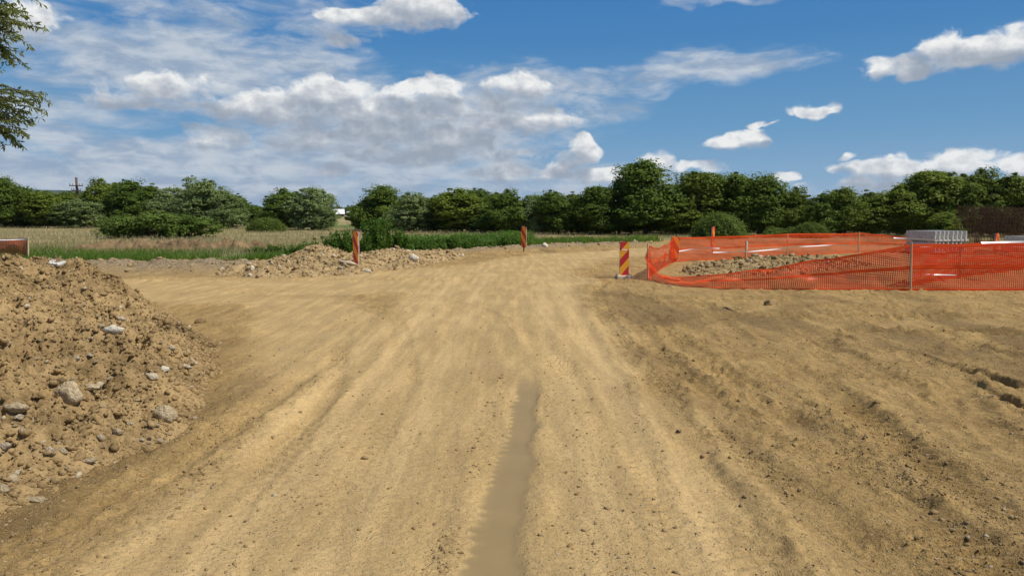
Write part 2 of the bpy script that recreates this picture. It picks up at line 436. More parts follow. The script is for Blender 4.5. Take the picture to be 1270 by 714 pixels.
    damp = damp * np.where(x < 0, np.maximum(edge, .35), 1.0)
    lane = np.zeros(np.shape(x))
    wl_ = .07 * fbm(y / 2.5, y * 0 + 1, 2, 35)
    for x0, sl, w in ((-1.45, .0, .2), (-.85, .012, .16), (.5, .01, .15), (1.02, .006, .2), (-1.95, .008, .1)):
        lane = np.maximum(lane, np.exp(-((x - x0 - sl * (y - 6) - wl_) / w) ** 2) * (1 - ss(y, 17, 24)) * c)
    if want == 2: return h, c, m, damp, wet, gravel, lane
    return h, c, m, damp, wet, gravel
# soil heap on the left, other heaps: a footprint with a slope
def heap(x, y, poly, slope, top, seed, clod):
    n = len(poly); d = np.full(np.shape(x), 1e9); ins = np.zeros(np.shape(x), bool)
    for i in range(n):
        (ax, ay), (bx, by) = poly[i], poly[(i + 1) % n]
        vx, vy = bx - ax, by - ay
        t = np.clip(((x - ax) * vx + (y - ay) * vy) / (vx * vx + vy * vy), 0, 1)
        d = np.minimum(d, np.hypot(x - ax - t * vx, y - ay - t * vy))
        cond = ((ay > y) != (by > y)) & (x < (bx - ax) * (y - ay) / (by - ay + 1e-12) + ax)
        ins ^= cond
    sdv = np.where(ins, d, -d) + .22 * fbm(x / .9, y / .9, 3, seed)
    h = top * (1 - np.exp(-np.maximum(sdv, 0) * slope / top)) - np.maximum(-sdv, 0) * .55
    k = ss(sdv, -.1, .7)
    h = h + k * (clod * 1.5 * fbm(x / 1.1, y / 1.1, 3, seed + 1)
                 + clod * 1.0 * (1 - 2.2 * np.abs(fbm(x / .42, y / .36, 3, seed + 2))) * .7
                 + clod * 1.1 * fbm(x / .15, y / .14, 4, seed + 3, .65) - clod * 2.0 * np.maximum(0, fbm(x / .2, y / .16, 3, seed + 5) - .12) * 2.2)
    return h - .03, sdv
MOUND = [(-2.75, 3.0), (-2.72, 4.5), (-2.62, 5.6), (-2.75, 6.6), (-3.1, 7.9), (-3.6, 9.3), (-4.6, 10.8), (-6.2, 12.9), (-7.4, 14.3), (-9.5, 15.2), (-13, 15.4), (-14, 10), (-13, 3), (-6, 1.5)]
def mound(x, y):
    h, s = heap(x, y, MOUND, .62, 1.22, 100, .115)
    sh = .40 * np.exp(-((x + 6.7) / 1.2) ** 2 - ((y - 9.0) / 1.3) ** 2) - .33 * np.exp(-((x + 5.7) / .9) ** 2 - ((y - 11.4) / .8) ** 2) + .34 * np.exp(-((x + 6.9) / .75) ** 2 - ((y - 12.3) / .8) ** 2)
    return h + sh * ss(s, 0, 1)
RUBBLE = [(-8.5, 20.0), (-6.5, 19.4), (-4.5, 20.3), (-3.4, 22.3), (-2.2, 26.0), (-1.6, 29.6), (-3, 30.2), (-5, 28), (-6.8, 26.5), (-8.4, 24.5)]
def rubble(x, y):
    h, s = heap(x, y, RUBBLE, .36, .32, 140, .08)
    return h + .34 * np.exp(-((x + 6.1) / .75) ** 2 - ((y - 24) / .9) ** 2) + .16 * np.exp(-((x + 3.8) / .8) ** 2 - ((y - 25.5) / 1.2) ** 2)
PIT = [(4.6, 20.2), (6, 19.8), (8, 20.6), (10.2, 22.2), (12, 24.5), (10.5, 26.2), (8.2, 25.4), (6, 24.4), (5, 22.6)]
def pit(x, y):
    h, s = heap(x, y, PIT, .3, .34, 180, .07)
    return h
def T(x, y):
    x = np.atleast_1d(np.asarray(x, float)); y = np.atleast_1d(np.asarray(y, float))
    return np.maximum(np.maximum(G(x, y), mound(x, y)), np.maximum(rubble(x, y), pit(x, y)))
def hit(u, v, tmax=90):
    d = pix_dir(u, v)
    t = 2.5 * (tmax / 2.5) ** np.linspace(0, 1, 1500)
    x, y, z = d[0] * t, d[1] * t, HC + d[2] * t
    below = z < T(x, y)
    i = int(np.argmax(below)) if below.any() else len(t) - 1
    return Vector((x[i], y[i], z[i]))
def flat(u, v, z=0.0):
    d = pix_dir(u, v); t = (z - HC) / d[2]
    return Vector((d[0] * t, d[1] * t, z))
def at(u, v, Y):
    d = pix_dir(u, v); t = Y / d[1]
    return Vector((d[0] * t, Y, HC + d[2] * t))

# ------------------------------------------------------------------ materials
def new_mat(name):
    m = bpy.data.materials.new(name); m.use_nodes = True
    m.node_tree.nodes.clear()
    return m, NT(m.node_tree)
def finish(N, col, rough=.9, bump=None, bstr=.4, bdist=.02, spec=.25, extra=None):
    p = N.n('ShaderNodeBsdfPrincipled', {'Roughness': rough, 'Specular IOR Level': spec})
    if isinstance(col, (tuple, list)): p.inputs['Base Color'].default_value = (*col[:3], 1)
    else: N.link(col, p.inputs['Base Color'])
    if bump is not None:
        b = N.n('ShaderNodeBump', {'Strength': bstr, 'Distance': bdist, 'Height': bump})
        N.link(b.outputs[0], p.inputs['Normal'])
    N.n('ShaderNodeOutputMaterial', {0: p.outputs[0]})
    return p
def soil_nodes(N, pos, lo, hi, scale=1.0, r0=.42, r1=.66):
    a = N.noise(pos, 1.1 * scale, 6, .6)
    b = N.noise(pos, 9 * scale, 5, .6)
    c = N.noise(pos, 55 * scale, 4, .65)
    f = N.m('ADD', N.m('ADD', N.m('MULTIPLY', a, .45), N.m('MULTIPLY', b, .3)), N.m('MULTIPLY', c, .35))
    return N.mix(N.smooth(f, r0, r1), lo, hi), b, c
def ground_mat():
    m, N = new_mat('bare earth and meadow')
    pos = N.n('ShaderNodeNewGeometry').outputs['Position']
    streak = N.noise(N.v('MULTIPLY', pos, (5.5, .55, 1)), 1.0, 6, .6)
    colr, b, c = soil_nodes(N, pos, (.28, .177, .065), (.475, .318, .125), 1.0, .38, .68)
    colc, _, _ = soil_nodes(N, pos, (.42, .279, .112), (.56, .392, .172), 1.0, .34, .74)
    colc = N.mix(N.smooth(streak, .4, .66), N.mix(.42, colc, (.24, .165, .08)), colc)
    colr = N.mix(N.smooth(streak, .34, .7), N.mix(.4, colr, (.19, .12, .042)), colr)
    speck = N.noise(pos, 24, 5, .72)
    colr = N.mix(N.smooth(speck, .40, .33, 0, .55), colr, (.15, .095, .035))
    col = N.mix(N.attr('compact'), colr, colc)
    col = N.mix(N.m('MULTIPLY', N.attr('damp'), .54), col, (.125, .08, .034))
    grv = N.n('ShaderNodeTexVoronoi', {'Vector': pos, 'Scale': 26.0}).outputs['Color']
    gcol = N.mix(N.n('ShaderNodeSeparateXYZ', {0: grv}).outputs[0], (.15, .108, .06), (.36, .275, .165))
    col = N.mix(N.attr('gravel'), col, gcol)
    col = N.mix(N.m('MULTIPLY', N.attr('lane'), N.smooth(streak, .3, .62, .1, .55)), col, (.57, .40, .188))
    # small stones pressed into the surface
    vd = N.n('ShaderNodeTexVoronoi', {'Vector': pos, 'Scale': 38.0, 'Randomness': 1.0})
    pick = N.m('GREATER_THAN', N.n('ShaderNodeSeparateXYZ', {0: vd.outputs['Color']}).outputs[1], .86)
    stone = N.m('MULTIPLY', pick, N.smooth(vd.outputs['Distance'], .34, .2))
    scol = N.mix(N.n('ShaderNodeSeparateXYZ', {0: vd.outputs['Color']}).outputs[0], (.30, .215, .12), (.52, .43, .30))
    col = N.mix(N.m('MULTIPLY', stone, .7), col, scol)
    # slurry in the middle rut
    col = N.mix(N.smooth(N.attr('wet'), .08, .85), col, N.mix(N.noise(pos, 3.0, 3, .5), (.225, .158, .068), (.30, .213, .098)))
    # meadow
    ma = N.noise(N.v('MULTIPLY', pos, (.25, .6, 1)), .5, 5, .6)
    mb = N.noise(pos, 5, 5, .7)
    mcol = N.mix(N.smooth(N.m('ADD', N.m('MULTIPLY', ma, .7), N.m('MULTIPLY', mb, .4)), .44, .68), (.17, .16, .055), (.44, .34, .18))
    mcol = N.mix(N.attr('green'), mcol, N.mix(mb, (.06, .11, .016), (.12, .17, .035)))
    col = N.mix(N.attr('meadow'), col, mcol)
    fine = N.noise(pos, 130, 3, .7)
    crust = N.smooth(N.noise(pos, 17, 6, .68), .42, .6)
    b = N.m('ADD', b, N.m('MULTIPLY', crust, .55))
    hgt = N.m('ADD', N.m('MULTIPLY', b, .6), N.m('ADD', N.m('MULTIPLY', c, .5), N.m('MULTIPLY', fine, .3)))
    hgt = N.m('ADD', hgt, N.m('MULTIPLY', stone, .5))
    wetf = N.m('SUBTRACT', 1.0, N.attr('wet'))
    p = finish(N, col, .95, N.m('MULTIPLY', hgt, N.m('MULTIPLY', N.m('MULTIPLY_ADD', N.attr('compact'), -.4, 1.0), N.m('MULTIPLY_ADD', wetf, .97, .03))), .95, .024, .2)
    N.link(N.m('MULTIPLY_ADD', N.attr('wet'), -.40, .95), p.inputs['Roughness'])
    return m
def clod_mat(name, lo, hi, pale, pscale=1.0, gray=0.0):
    m, N = new_mat(name)
    pos = N.n('ShaderNodeNewGeometry').outputs['Position']
    col, b, c = soil_nodes(N, pos, lo, hi, pscale)
    t = N.attr('tint')
    col = N.mix(N.smooth(t, .55, 1.0), col, pale)
    col = N.mix(N.smooth(t, .35, .0), col, N.mix(.5, lo, (.06, .045, .025)))
    fine = N.noise(pos, 90, 4, .7)
    finish(N, col, .95, N.m('ADD', b, N.m('MULTIPLY', fine, .6)), .8, .025, .2)
    return m
def simple_mat(name, a, b, scale=8, rough=.8, bstr=.3, spec=.3, stretch=(1, 1, 1), bdist=.01):
    m, N = new_mat(name)
    pos = N.v('MULTIPLY', N.n('ShaderNodeTexCoord').outputs['Object'], stretch)
    n = N.noise(pos, scale, 5, .6)
    finish(N, N.mix(N.smooth(n, .3, .7), a, b), rough, n, bstr, bdist, spec)
    return m
def leaf_mat(name, dark, light, trans=.35, rough=.55):
    m, N = new_mat(name)
    rnd = N.n('ShaderNodeObjectInfo').outputs['Random']
    t = N.attr('tint')
    f = N.m('ADD', N.m('MULTIPLY', t, .75), N.m('MULTIPLY', rnd, .25))
    col = N.mix(f, dark, light)
    p = N.n('ShaderNodeBsdfPrincipled', {'Base Color': col, 'Roughness': rough, 'Specular IOR Level': .12})
    tr = N.n('ShaderNodeBsdfTranslucent', {0: N.mix(.35, col, (.16, .22, .03))})
    mx = N.n('ShaderNodeMixShader', {0: trans, 1: p.outputs[0], 2: tr.outputs[0]})
    N.n('ShaderNodeOutputMaterial', {0: mx.outputs[0]})
    return m
M_GROUND = ground_mat()
M_MOUND = clod_mat('clumpy soil', (.165, .108, .045), (.41, .28, .128), (.52, .43, .29))
M_RUBBLE = clod_mat('stony spoil', (.21, .14, .06), (.46, .33, .165), (.60, .52, .39), 1.6)
M_PIT = clod_mat('grey stony spoil', (.18, .12, .052), (.40, .285, .135), (.54, .47, .35), 1.8)
M_DARKEARTH = clod_mat('dark turned earth', (.11, .075, .038), (.28, .19, .095), (.40, .32, .2))
M_ROCK = simple_mat('pale limestone', (.36, .27, .15), (.58, .47, .30), 3, .9, .9, .2, (1, 1, 1), .04)
M_GREYROCK = simple_mat('grey stone', (.40, .325, .21), (.60, .51, .37), 3, .85, .8, .2, (1, 1, 1), .04)
M_BARK = simple_mat('bark', (.05, .04, .028), (.13, .105, .075), 12, .9, .8, .2, (1, 1, .3))
M_WOOD = simple_mat('raw timber', (.52, .39, .22), (.70, .55, .35), 14, .8, .4, .25, (1, 1, .12))
M_POLE = simple_mat('weathered brown pole', (.07, .045, .03), (.14, .09, .06), 10, .85, .4, .2, (1, 1, .1))
M_STEEL = simple_mat('grey galvanised steel', (.20, .21, .22), (.32, .33, .34), 20, .5, .1, .5)
M_BLACK = simple_mat('black rubber', (.02, .02, .02), (.05, .05, .05), 20, .7, .2)
M_CONC = simple_mat('precast concrete', (.42, .41, .38), (.62, .61, .57), 9, .9, .4)
M_BASE = simple_mat('cream recycled plastic foot', (.50, .41, .28), (.66, .57, .42), 12, .8, .3)
M_RUST = simple_mat('rusty steel bar', (.045, .026, .016), (.11, .055, .03), 25, .85, .3)
M_LEAF = leaf_mat('green foliage', (.065, .105, .014), (.27, .335, .045), .42)
M_LEAF_D = leaf_mat('dark foliage', (.048, .088, .012), (.19, .265, .04), .42)
M_WILLOW = leaf_mat('silvery willow foliage', (.085, .135, .028), (.32, .39, .155))
M_DOME = leaf_mat('fine bush foliage', (.07, .115, .016), (.19, .255, .05))
M_WEED = leaf_mat('lush weed leaves', (.05, .115, .014), (.13, .235, .036), .45)
M_GRASS = leaf_mat('fresh green grass', (.09, .17, .02), (.21, .33, .055), .5)
M_DRY = leaf_mat('dry meadow grass', (.29, .25, .10), (.66, .53, .32), .5)
M_HILL = simple_mat('wooded far hill', (.018, .035, .022), (.05, .075, .04), .02, 1, 0)
M_ROOF = simple_mat('white sheet metal roof', (.72, .73, .75), (.82, .83, .84), 4, .45, .05, .5)
M_WALL = simple_mat('brown house wall', (.16, .11, .08), (.24, .17, .12), 2, .9, .1)
M_DARKWIN = simple_mat('dark opening', (.012, .012, .013), (.03, .03, .032), 2, .4, 0)
def orange_mat(name, a, b, trans=.45):
    m, N = new_mat(name)
    pos = N.n('ShaderNodeNewGeometry').outputs['Position']
    col = N.mix(N.noise(pos, 1.7, 4, .6), a, b)
    p = N.n('ShaderNodeBsdfPrincipled', {'Base Color': col, 'Roughness': .42, 'Specular IOR Level': .45})
    tr = N.n('ShaderNodeBsdfTranslucent', {0: col})
    mx = N.n('ShaderNodeMixShader', {0: trans, 1: p.outputs[0], 2: tr.outputs[0]})
    N.n('ShaderNodeOutputMaterial', {0: mx.outputs[0]})
    return m
M_NET = orange_mat('orange plastic netting', (.90, .075, .012), (1.0, .115, .018), .6)
M_NETBAND = orange_mat('orange netting edge band', (.98, .11, .014), (1.0, .16, .022), .5)
M_TAPE = simple_mat('white warning tape', (.75, .70, .68), (.85, .82, .80), 3, .35, .05, .5)
M_OLDNET = orange_mat('faded red netting', (.46, .075, .03), (.60, .13, .06), .3)
def stripe_mat(name, sgn, period, red, yel):
    m, N = new_mat(name)
    o = N.n('ShaderNodeSeparateXYZ', {0: N.n('ShaderNodeTexCoord').outputs['Object']})
    k = N.m('ADD', N.m('MULTIPLY', o.outputs[0], sgn), o.outputs[2])
    f = N.m('GREATER_THAN', N.m('FRACT', N.m('MULTIPLY', k, 1 / period)), .5)
    dirt = N.noise(N.n('ShaderNodeTexCoord').outputs['Object'], 9, 5, .65)
    low = N.smooth(o.outputs[2], .42, .12)
    col = N.mix(f, red, yel)
    col = N.mix(N.m('MULTIPLY', N.smooth(dirt, .45, .8), N.m('MULTIPLY_ADD', low, .5, .18)), col, (.22, .16, .09))
    finish(N, col, .4, None, spec=.5)
    return m
M_STRIPE_UP = stripe_mat('red and yellow rising stripes', -1.15, .43, (.50, .022, .03), (.85, .42, .018))
M_STRIPE_DN = stripe_mat('red and orange falling stripes', 1.9, .50, (.58, .028, .02), (.88, .36, .018))
M_ORANGE_P = stripe_mat('orange marker stripes', 1.2, .45, (.62, .07, .015), (.85, .22, .02))

# ------------------------------------------------------------------ ground sheets
def grow(a0, a1, f):
    out = [a0]
    while out[-1] < a1: out.append(out[-1] + f(out[-1]))
    return out
xp = grow(0, 16, lambda x: .015 + .0026 * max(0, x - 2.4)) + grow(16.06, 5200, lambda x: .05 + .16 * (x - 16))[1:]
xs = np.array([-v for v in xp[:0:-1]] + xp)
ys = np.array([-5200, -2500, -1200, -600, -300, -150, -80, -45, -25, -14, -8, -4.5, -2.2, -.6, .4, 1.0, 1.5] + grow(1.55, 46, lambda y: max(.015, .0044 * y)) + grow(46.3, 5200, lambda y: .3 + .13 * (y - 46))[1:])
GX, GY = np.meshgrid(xs, ys)
gh, gc, gm, gd, gw, gg, gl = G(GX, GY, 2)
green = np.exp(-((GY - meadow_line(GX) - 2.6) / 3.2) ** 2) * (1 - ss(GX, 1, 5)) * ss(fbm(GX / 2.2, GY / 2.2, 3, 50), -.55, .1)
green = np.maximum(green, np.exp(-((GY - 95) / 14) ** 2) * np.exp(-((GX + 20) / 14) ** 2))
V = np.stack([GX.ravel(), GY.ravel(), gh.ravel()], 1)
nr, nc = GX.shape
idx = np.arange(nr * nc).reshape(nr, nc)
FQ = np.stack([idx[:-1, :-1], idx[:-1, 1:], idx[1:, 1:], idx[1:, :-1]], -1).reshape(-1, 4)
def favg(a): return ((a[:-1, :-1] + a[:-1, 1:] + a[1:, 1:] + a[1:, :-1]) / 4).ravel()
fm, fc, fw = favg(gm), favg(gc), favg(gw)
at_all = {'compact': gc.ravel(), 'meadow': gm.ravel(), 'damp': gd.ravel(), 'wet': gw.ravel(), 'gravel': gg.ravel(), 'green': green.ravel(), 'lane': gl.ravel()}
def sheet(name, mask):
    f = FQ[mask]; u, inv = np.unique(f, return_inverse=True)
    o = mesh_np(name, V[u], inv.reshape(-1, 4), M_GROUND, smooth=True, attrs={k: v[u] for k, v in at_all.items()})
    return tag(o, kind='structure')
is_m = fm > .5; is_w = (fw > .5) & ~is_m; is_r = (fc > .5) & ~is_m & ~is_w
sheet('ground', ~is_m & ~is_r & ~is_w)
sheet('road', is_r)
sheet('muddy_rut', is_w)
sheet('meadow', is_m)
del GX, GY, V, FQ

# ------------------------------------------------------------------ heaps
def heap_obj(name, fn, x0, x1, y0, y1, step, mat, label, cat, base=True):
    hx, hy = np.meshgrid(np.arange(x0, x1, step), np.arange(y0, y1, step))
    hx = hx + rng.uniform(-.2, .2, hx.shape) * step; hy = hy + rng.uniform(-.2, .2, hy.shape) * step
    hz = fn(hx, hy); g = G(hx, hy)
    n0, n1 = hx.shape
    ii = np.arange(n0 * n1).reshape(n0, n1)
    q = np.stack([ii[:-1, :-1], ii[:-1, 1:], ii[1:, 1:], ii[1:, :-1]], -1).reshape(-1, 4)
    keep = ((hz - g).ravel()[q] > -.03).any(1)
    q = q[keep]; u, inv = np.unique(q, return_inverse=True)
    Vh = np.stack([hx.ravel(), hy.ravel(), np.maximum(hz, g - .04).ravel()], 1)[u]
    t = .45 + .12 * fbm(Vh[:, 0] / .4, Vh[:, 1] / .4, 3, 77) 
    o = mesh_np(name, Vh, inv.reshape(-1, 4), mat, smooth=True, attrs={'tint': t})
    return tag(o, label, cat)
heap_obj('soil_heap', mound, -14.2, -2.2, 1.4, 15.8, .026, M_MOUND, 'big heap of clumpy brown soil beside the dirt road', 'soil heap')
heap_obj('rubble_heap', rubble, -9.2, -1, 18.8, 30.8, .04, M_RUBBLE, 'low bank of stony rubble and spoil along the bend, around the striped marker', 'rubble heap')
heap_obj('spoil_heap', pit, 4, 12.6, 19.2, 26.8, .04, M_PIT, 'low grey stony heap enclosed by the orange netting', 'spoil heap')
def ridge(x, y):
    return .46 * np.exp(-((y - 33.2 - .06 * (x + 14)) / .55) ** 2) * ss(x, -20, -18.5) * (1 - ss(x, -11.5, -9.8)) * (1 + .5 * fbm(x / .5, y / .5, 4, 210)) + .2 * fbm(x / .25, y / .25, 4, 211, .6) * np.exp(-((y - 33.2) / .8) ** 2) - .02
heap_obj('earth_ridge', ridge, -20.5, -9.5, 31.6, 35, .04, M_DARKEARTH, 'narrow ridge of dark turned earth at the edge of the dry meadow', 'earth ridge')

# ------------------------------------------------------------------ stones and clods
def rock_tpl(seed, sub=2, rough=.25, flatz=.7):
    bm = bmesh.new(); bmesh.ops.create_icosphere(bm, subdivisions=sub, radius=1)
    r = np.random.default_rng(seed)
    planes = r.normal(size=(7, 3)); planes /= np.linalg.norm(planes, axis=1)[:, None]
    off = r.uniform(.62, .92, 7)
    v = np.array([p.co[:] for p in bm.verts])
    for pl, of in zip(planes, off):
        d = v @ pl - of
        v = v - np.maximum(d, 0)[:, None] * pl * .9
    nz = fbm(v[:, 0] * 1.7 + seed, v[:, 1] * 1.7 + v[:, 2] * 1.3, 3, seed)
    v = v * (1 + rough * nz)[:, None]
    if sub < 3: v = v * r.uniform(.66, 1.2, (len(v), 1))
    v[:, 2] *= flatz
    f = np.array([[q.index for q in p.verts] for p in bm.faces])
    bm.free()
    return v, f
TPL_LO = [rock_tpl(i, 1, .6, .85) for i in range(8)]
TPL_HI = [rock_tpl(20 + i, 3, .34, [.9, .85, .9, .8, .85, .8][i]) for i in range(6)]
def rotz_tilt(n):
    a, b, c = rng.uniform(0, 2 * math.pi, n), rng.normal(0, .35, n), rng.normal(0, .35, n)
    ca, sa, cb, sb, cc, sc = np.cos(a), np.sin(a), np.cos(b), np.sin(b), np.cos(c), np.sin(c)
    Z = np.zeros(n); O = np.ones(n)
    Rz = np.stack([ca, -sa, Z, sa, ca, Z, Z, Z, O], 1).reshape(n, 3, 3)
    Rx = np.stack([O, Z, Z, Z, cb, -sb, Z, sb, cb], 1).reshape(n, 3, 3)
    Ry = np.stack([cc, Z, sc, Z, O, Z, -sc, Z, cc], 1).reshape(n, 3, 3)
    return Rz @ Rx @ Ry
def scatter(name, P, S, mat, tint, smooth=False):
    Vs, Fs, Ts = [], [], []; base = 0
    which = rng.integers(0, len(TPL_LO), len(P))
    for k, (tv, tf) in enumerate(TPL_LO):
        sel = np.where(which == k)[0]
        if not len(sel): continue
        Rm = rotz_tilt(len(sel))
        asp = rng.uniform(.65, 1.35, (len(sel), 1, 3))
        vv = (tv[None] * asp) @ np.transpose(Rm, (0, 2, 1)) * S[sel][:, None, None] + P[sel][:, None, :]
        ff = tf[None] + (np.arange(len(sel)) * len(tv))[:, None, None] + base
        Vs.append(vv.reshape(-1, 3)); Fs.append(ff.reshape(-1, 3)); Ts.append(np.repeat(tint[sel], len(tv)))
        base += len(sel) * len(tv)
    o = mesh_np(name, np.concatenate(Vs), np.concatenate(Fs), mat, attrs={'tint': np.concatenate(Ts)}, smooth=smooth)
    return tag(o, kind='stuff')
# crumbs and clods all over the soil heap
n = 125000
px, py = rng.uniform(-12, -2.3, n * 2), rng.uniform(3, 15.2, n * 2)
mz = mound(px, py); ok = mz > G(px, py) - .05
px, py, mz = px[ok][:n], py[ok][:n], mz[ok][:n]
sz = np.clip(.0075 * rng.pareto(2.3, len(px)) + .007, .007, .04)
tint = np.where(rng.random(len(px)) < .035, rng.uniform(.7, 1, len(px)), rng.uniform(.28, .6, len(px)))
o = scatter('soil_clods', np.stack([px, py, mz + sz * .1], 1), sz, M_MOUND, tint)
tag(o, 'loose clods and crumbs of brown soil covering the big heap', 'clods')
# rubble stones
n = 14000
px, py = rng.uniform(-9, -1.2, n), rng.uniform(19, 30.5, n)
mz = rubble(px, py); ok = mz > G(px, py) - .04
px, py, mz = px[ok], py[ok], mz[ok]
sz = np.clip(.013 * rng.pareto(2.1, len(px)) + .012, .012, .075)
tint = np.where(rng.random(len(px)) < .12, rng.uniform(.65, 1, len(px)), rng.uniform(.25, .6, len(px)))
tag(scatter('rubble_stones', np.stack([px, py, mz + sz * .25], 1), sz, M_RUBBLE, tint), 'pale broken stones strewn over the rubble bank', 'stones')
n = 9000
px, py = rng.uniform(4.4, 12.2, n), rng.uniform(19.5, 26.5, n)
mz = pit(px, py); ok = mz > G(px, py) - .04
px, py, mz = px[ok], py[ok], mz[ok]
sz = np.clip(.012 * rng.pareto(2.0, len(px)) + .012, .012, .1)
tint = np.where(rng.random(len(px)) < .09, rng.uniform(.65, 1, len(px)), rng.uniform(.2, .55, len(px)))
tag(scatter('spoil_stones', np.stack([px, py, mz + sz * .25], 1), sz, M_PIT, tint), 'grey stones strewn over the heap inside the netting', 'stones')
# gravel along the far road edge and the old bank on the left
Ps, Ss = [], []
n = 16000
px = rng.uniform(-24, 9, n); py = rng.uniform(18.5, 43, n)
_, c_, m_, d_, w_, g_ = G(px, py, True)
ok = g_ > rng.uniform(.15, .9, n)
px, py = px[ok], py[ok]
sz = np.clip(.013 * rng.pareto(2.0, len(px)) + .012, .012, .10)
tint = np.where(rng.random(len(px)) < .16, rng.uniform(.65, 1, len(px)), rng.uniform(.05, .55, len(px)))
tag(scatter('bank_gravel', np.stack([px, py, G(px, py) + sz * .2], 1), sz, M_PIT, tint), 'gravel and broken stones on the low banks along the road edge', 'gravel')
# pebbles and crumbs on the bare ground and road
n = 300000
py = 2.4 * (17 / 2.4) ** rng.random(n); px = rng.uniform(-.78, .78, n) * py + rng.normal(0, .1, n)
h_, c_, m_, d_, w_, g_ = G(px, py, True)
lines = np.zeros(n)
lines = np.maximum(lines, 1.3 * np.exp(-((px - .06 - .06 * (py - 6) + .27) / .07) ** 2) * (py < 10))
for x0, k in ((.5, .3), (-2.05, .9), (-2.5, .9), (.42, .35), (1.62, .5), (2.05, .6), (2.5, .5), (3.2, .5), (4.3, .8), (4.8, .9), (5.25, .9), (-1.4, .25), (.75, .2)):
    lines = np.maximum(lines, k * np.exp(-((px - x0 + .018 * (py - 6)) / .1) ** 2))
prob = .06 + .5 * (1 - c_) * ss(fbm(px / .8, py / 1.4, 3, 81), -.2, .4) + .85 * lines * ss(fbm(px / .3, py / .5, 3, 82), -.35, .3)
ok = (rng.random(n) < prob) & (w_ < .3) & (mound(px, py) < h_)
px, py, h_, c_ = px[ok], py[ok], h_[ok], c_[ok]
sz = np.clip(.0024 * rng.pareto(2.3, len(px)) + .0022, .0022, .018)
tint = np.where(rng.random(len(px)) < .1, rng.uniform(.65, .9, len(px)), rng.uniform(.42, .66, len(px)))
tag(scatter('road_crumbs', np.stack([px, py, h_ - sz * .1], 1), sz, M_MOUND, tint), 'small crumbs of dried mud and pebbles lying on the dirt road', 'crumbs')

# named single stones: pixel, radius px, aspect, material, name, label
M_PALE = simple_mat('chalky concrete', (.52, .46, .34), (.72, .66, .54), 3, .9, .7, .2, (1, 1, 1), .03)
ROCKS = [
    (203, 519, 14, (1.05, .95, .95), M_ROCK, 'boulder', 'round pale boulder at the foot of the soil heap by the road'),
    (83, 497, 17, (1.0, .9, .95), M_ROCK, 'boulder', 'round pale brown boulder bedded midway up the soil heap'),
    (16, 512, 15, (1.4, .8, .6), M_ROCK, 'rock', 'broad flat rock in the soil heap at the left picture edge'),
    (140, 411, 12, (1.5, .7, .7), M_PALE, 'concrete_chunk', 'white angular chunk high on the soil heap, brightest on it'),
    (202, 461, 7, (1.2, .9, .8), M_PALE, 'stone', 'small whitish stone right of the middle of the soil heap'),
    (110, 481, 8, (1.3, .8, .7), M_GREYROCK, 'stone', 'pale wedge shaped stone just above the brown boulder on the heap'),
    (109, 574, 9, (1.3, .9, .6), M_ROCK, 'stone', 'flattish stone at the foot of the heap, lowest of the three along its edge'),
    (76, 561, 8, (1.3, .9, .7), M_ROCK, 'stone', 'pale oval stone left of the flattish stone at the foot of the heap'),
    (60, 560, 7, (1.2, .9, .7), M_GREYROCK, 'stone', 'grey oval stone beside a paler one low on the heap'),
    (125, 545, 8, (.9, 1.0, .9), M_ROCK, 'stone', 'upright brown stone between the round boulder and the foot of the heap'),
    (5, 555, 9, (1.2, .9, .8), M_GREYROCK, 'stone', 'whitish stone low on the heap cut by the left picture edge'),
    (112, 484, 13, (1.3, .7, .5), M_ROCK, 'rock', 'slab like earthy rock right of the brown boulder on the heap'),
    (42, 622, 12, (1.5, .9, .5), M_ROCK, 'rock', 'flat muddy rock lying at the very front foot of the heap'),
    (212, 434, 6, (1.3, .9, .8), M_GREYROCK, 'stone', 'pale grey stone high on the right flank of the soil heap'),
    (228, 455, 8, (1.4, .8, .5), M_GREYROCK, 'stone', 'dark bluish grey flat stone on the right flank of the heap'),
    (150, 396, 6, (1.2, .9, .8), M_GREYROCK, 'stone', 'round whitish stone above the white chunk on the heap'),
    (94, 448, 6, (1.1, .9, .9), M_GREYROCK, 'stone', 'light grey stone left of the middle of the soil heap'),
    (456, 312, 6, (1.4, .8, .6), M_PALE, 'stone', 'white stone on top of the rubble bank right of the striped marker'),
    (455, 337, 5, (1.4, .8, .7), M_PALE, 'stone', 'bright white stone at the foot of the rubble bank by the road'),
    (512, 322, 8, (1.1, .8, .9), M_PALE, 'stone', 'large pale stone on the right part of the rubble bank'),
    (430, 328, 9, (1.7, .8, .45), M_GREYROCK, 'stone_slab', 'dark grey slab lying at the foot of the striped marker on the bank'),
    (676, 306, 5, (1, .8, 1.1), M_PALE, 'stone', 'upright white stone on the far road edge right of the far marker'),
    (956, 378, 9, (1.2, 1.0, 1.0), M_MOUND, 'clod', 'single dark clod of earth on the bare ground before the netting'),
    (905, 384, 7, (1.6, 1.0, .5), M_MOUND, 'clod', 'flat clod of earth left of the taller clod before the netting'),
    (248, 400, 7, (1.3, 1.0, .9), M_MOUND, 'clod', 'brown clod lying just off the right tip of the soil heap'),
    (452, 569, 5, (1.3, 1, .8), M_MOUND, 'clod', 'small dark clod on the smooth left wheel track of the road'),
    (1087, 500, 5, (1.3, 1, .8), M_MOUND, 'clod', 'small dark clod on the rough ground right of the road'),
    (1159, 636, 6, (1.3, 1, .8), M_MOUND, 'clod', 'dark clod on the trampled ground at the lower right'),
]
rock_me = {}
def rock_mesh(k, mat):
    key = (k, mat.name)
    if key not in rock_me:
        v, f = TPL_HI[k]
        rock_me[key] = mesh_np('stone', v, f, mat, smooth=True, link=False, attrs={'tint': np.full(len(v), .3)})
    return rock_me[key]
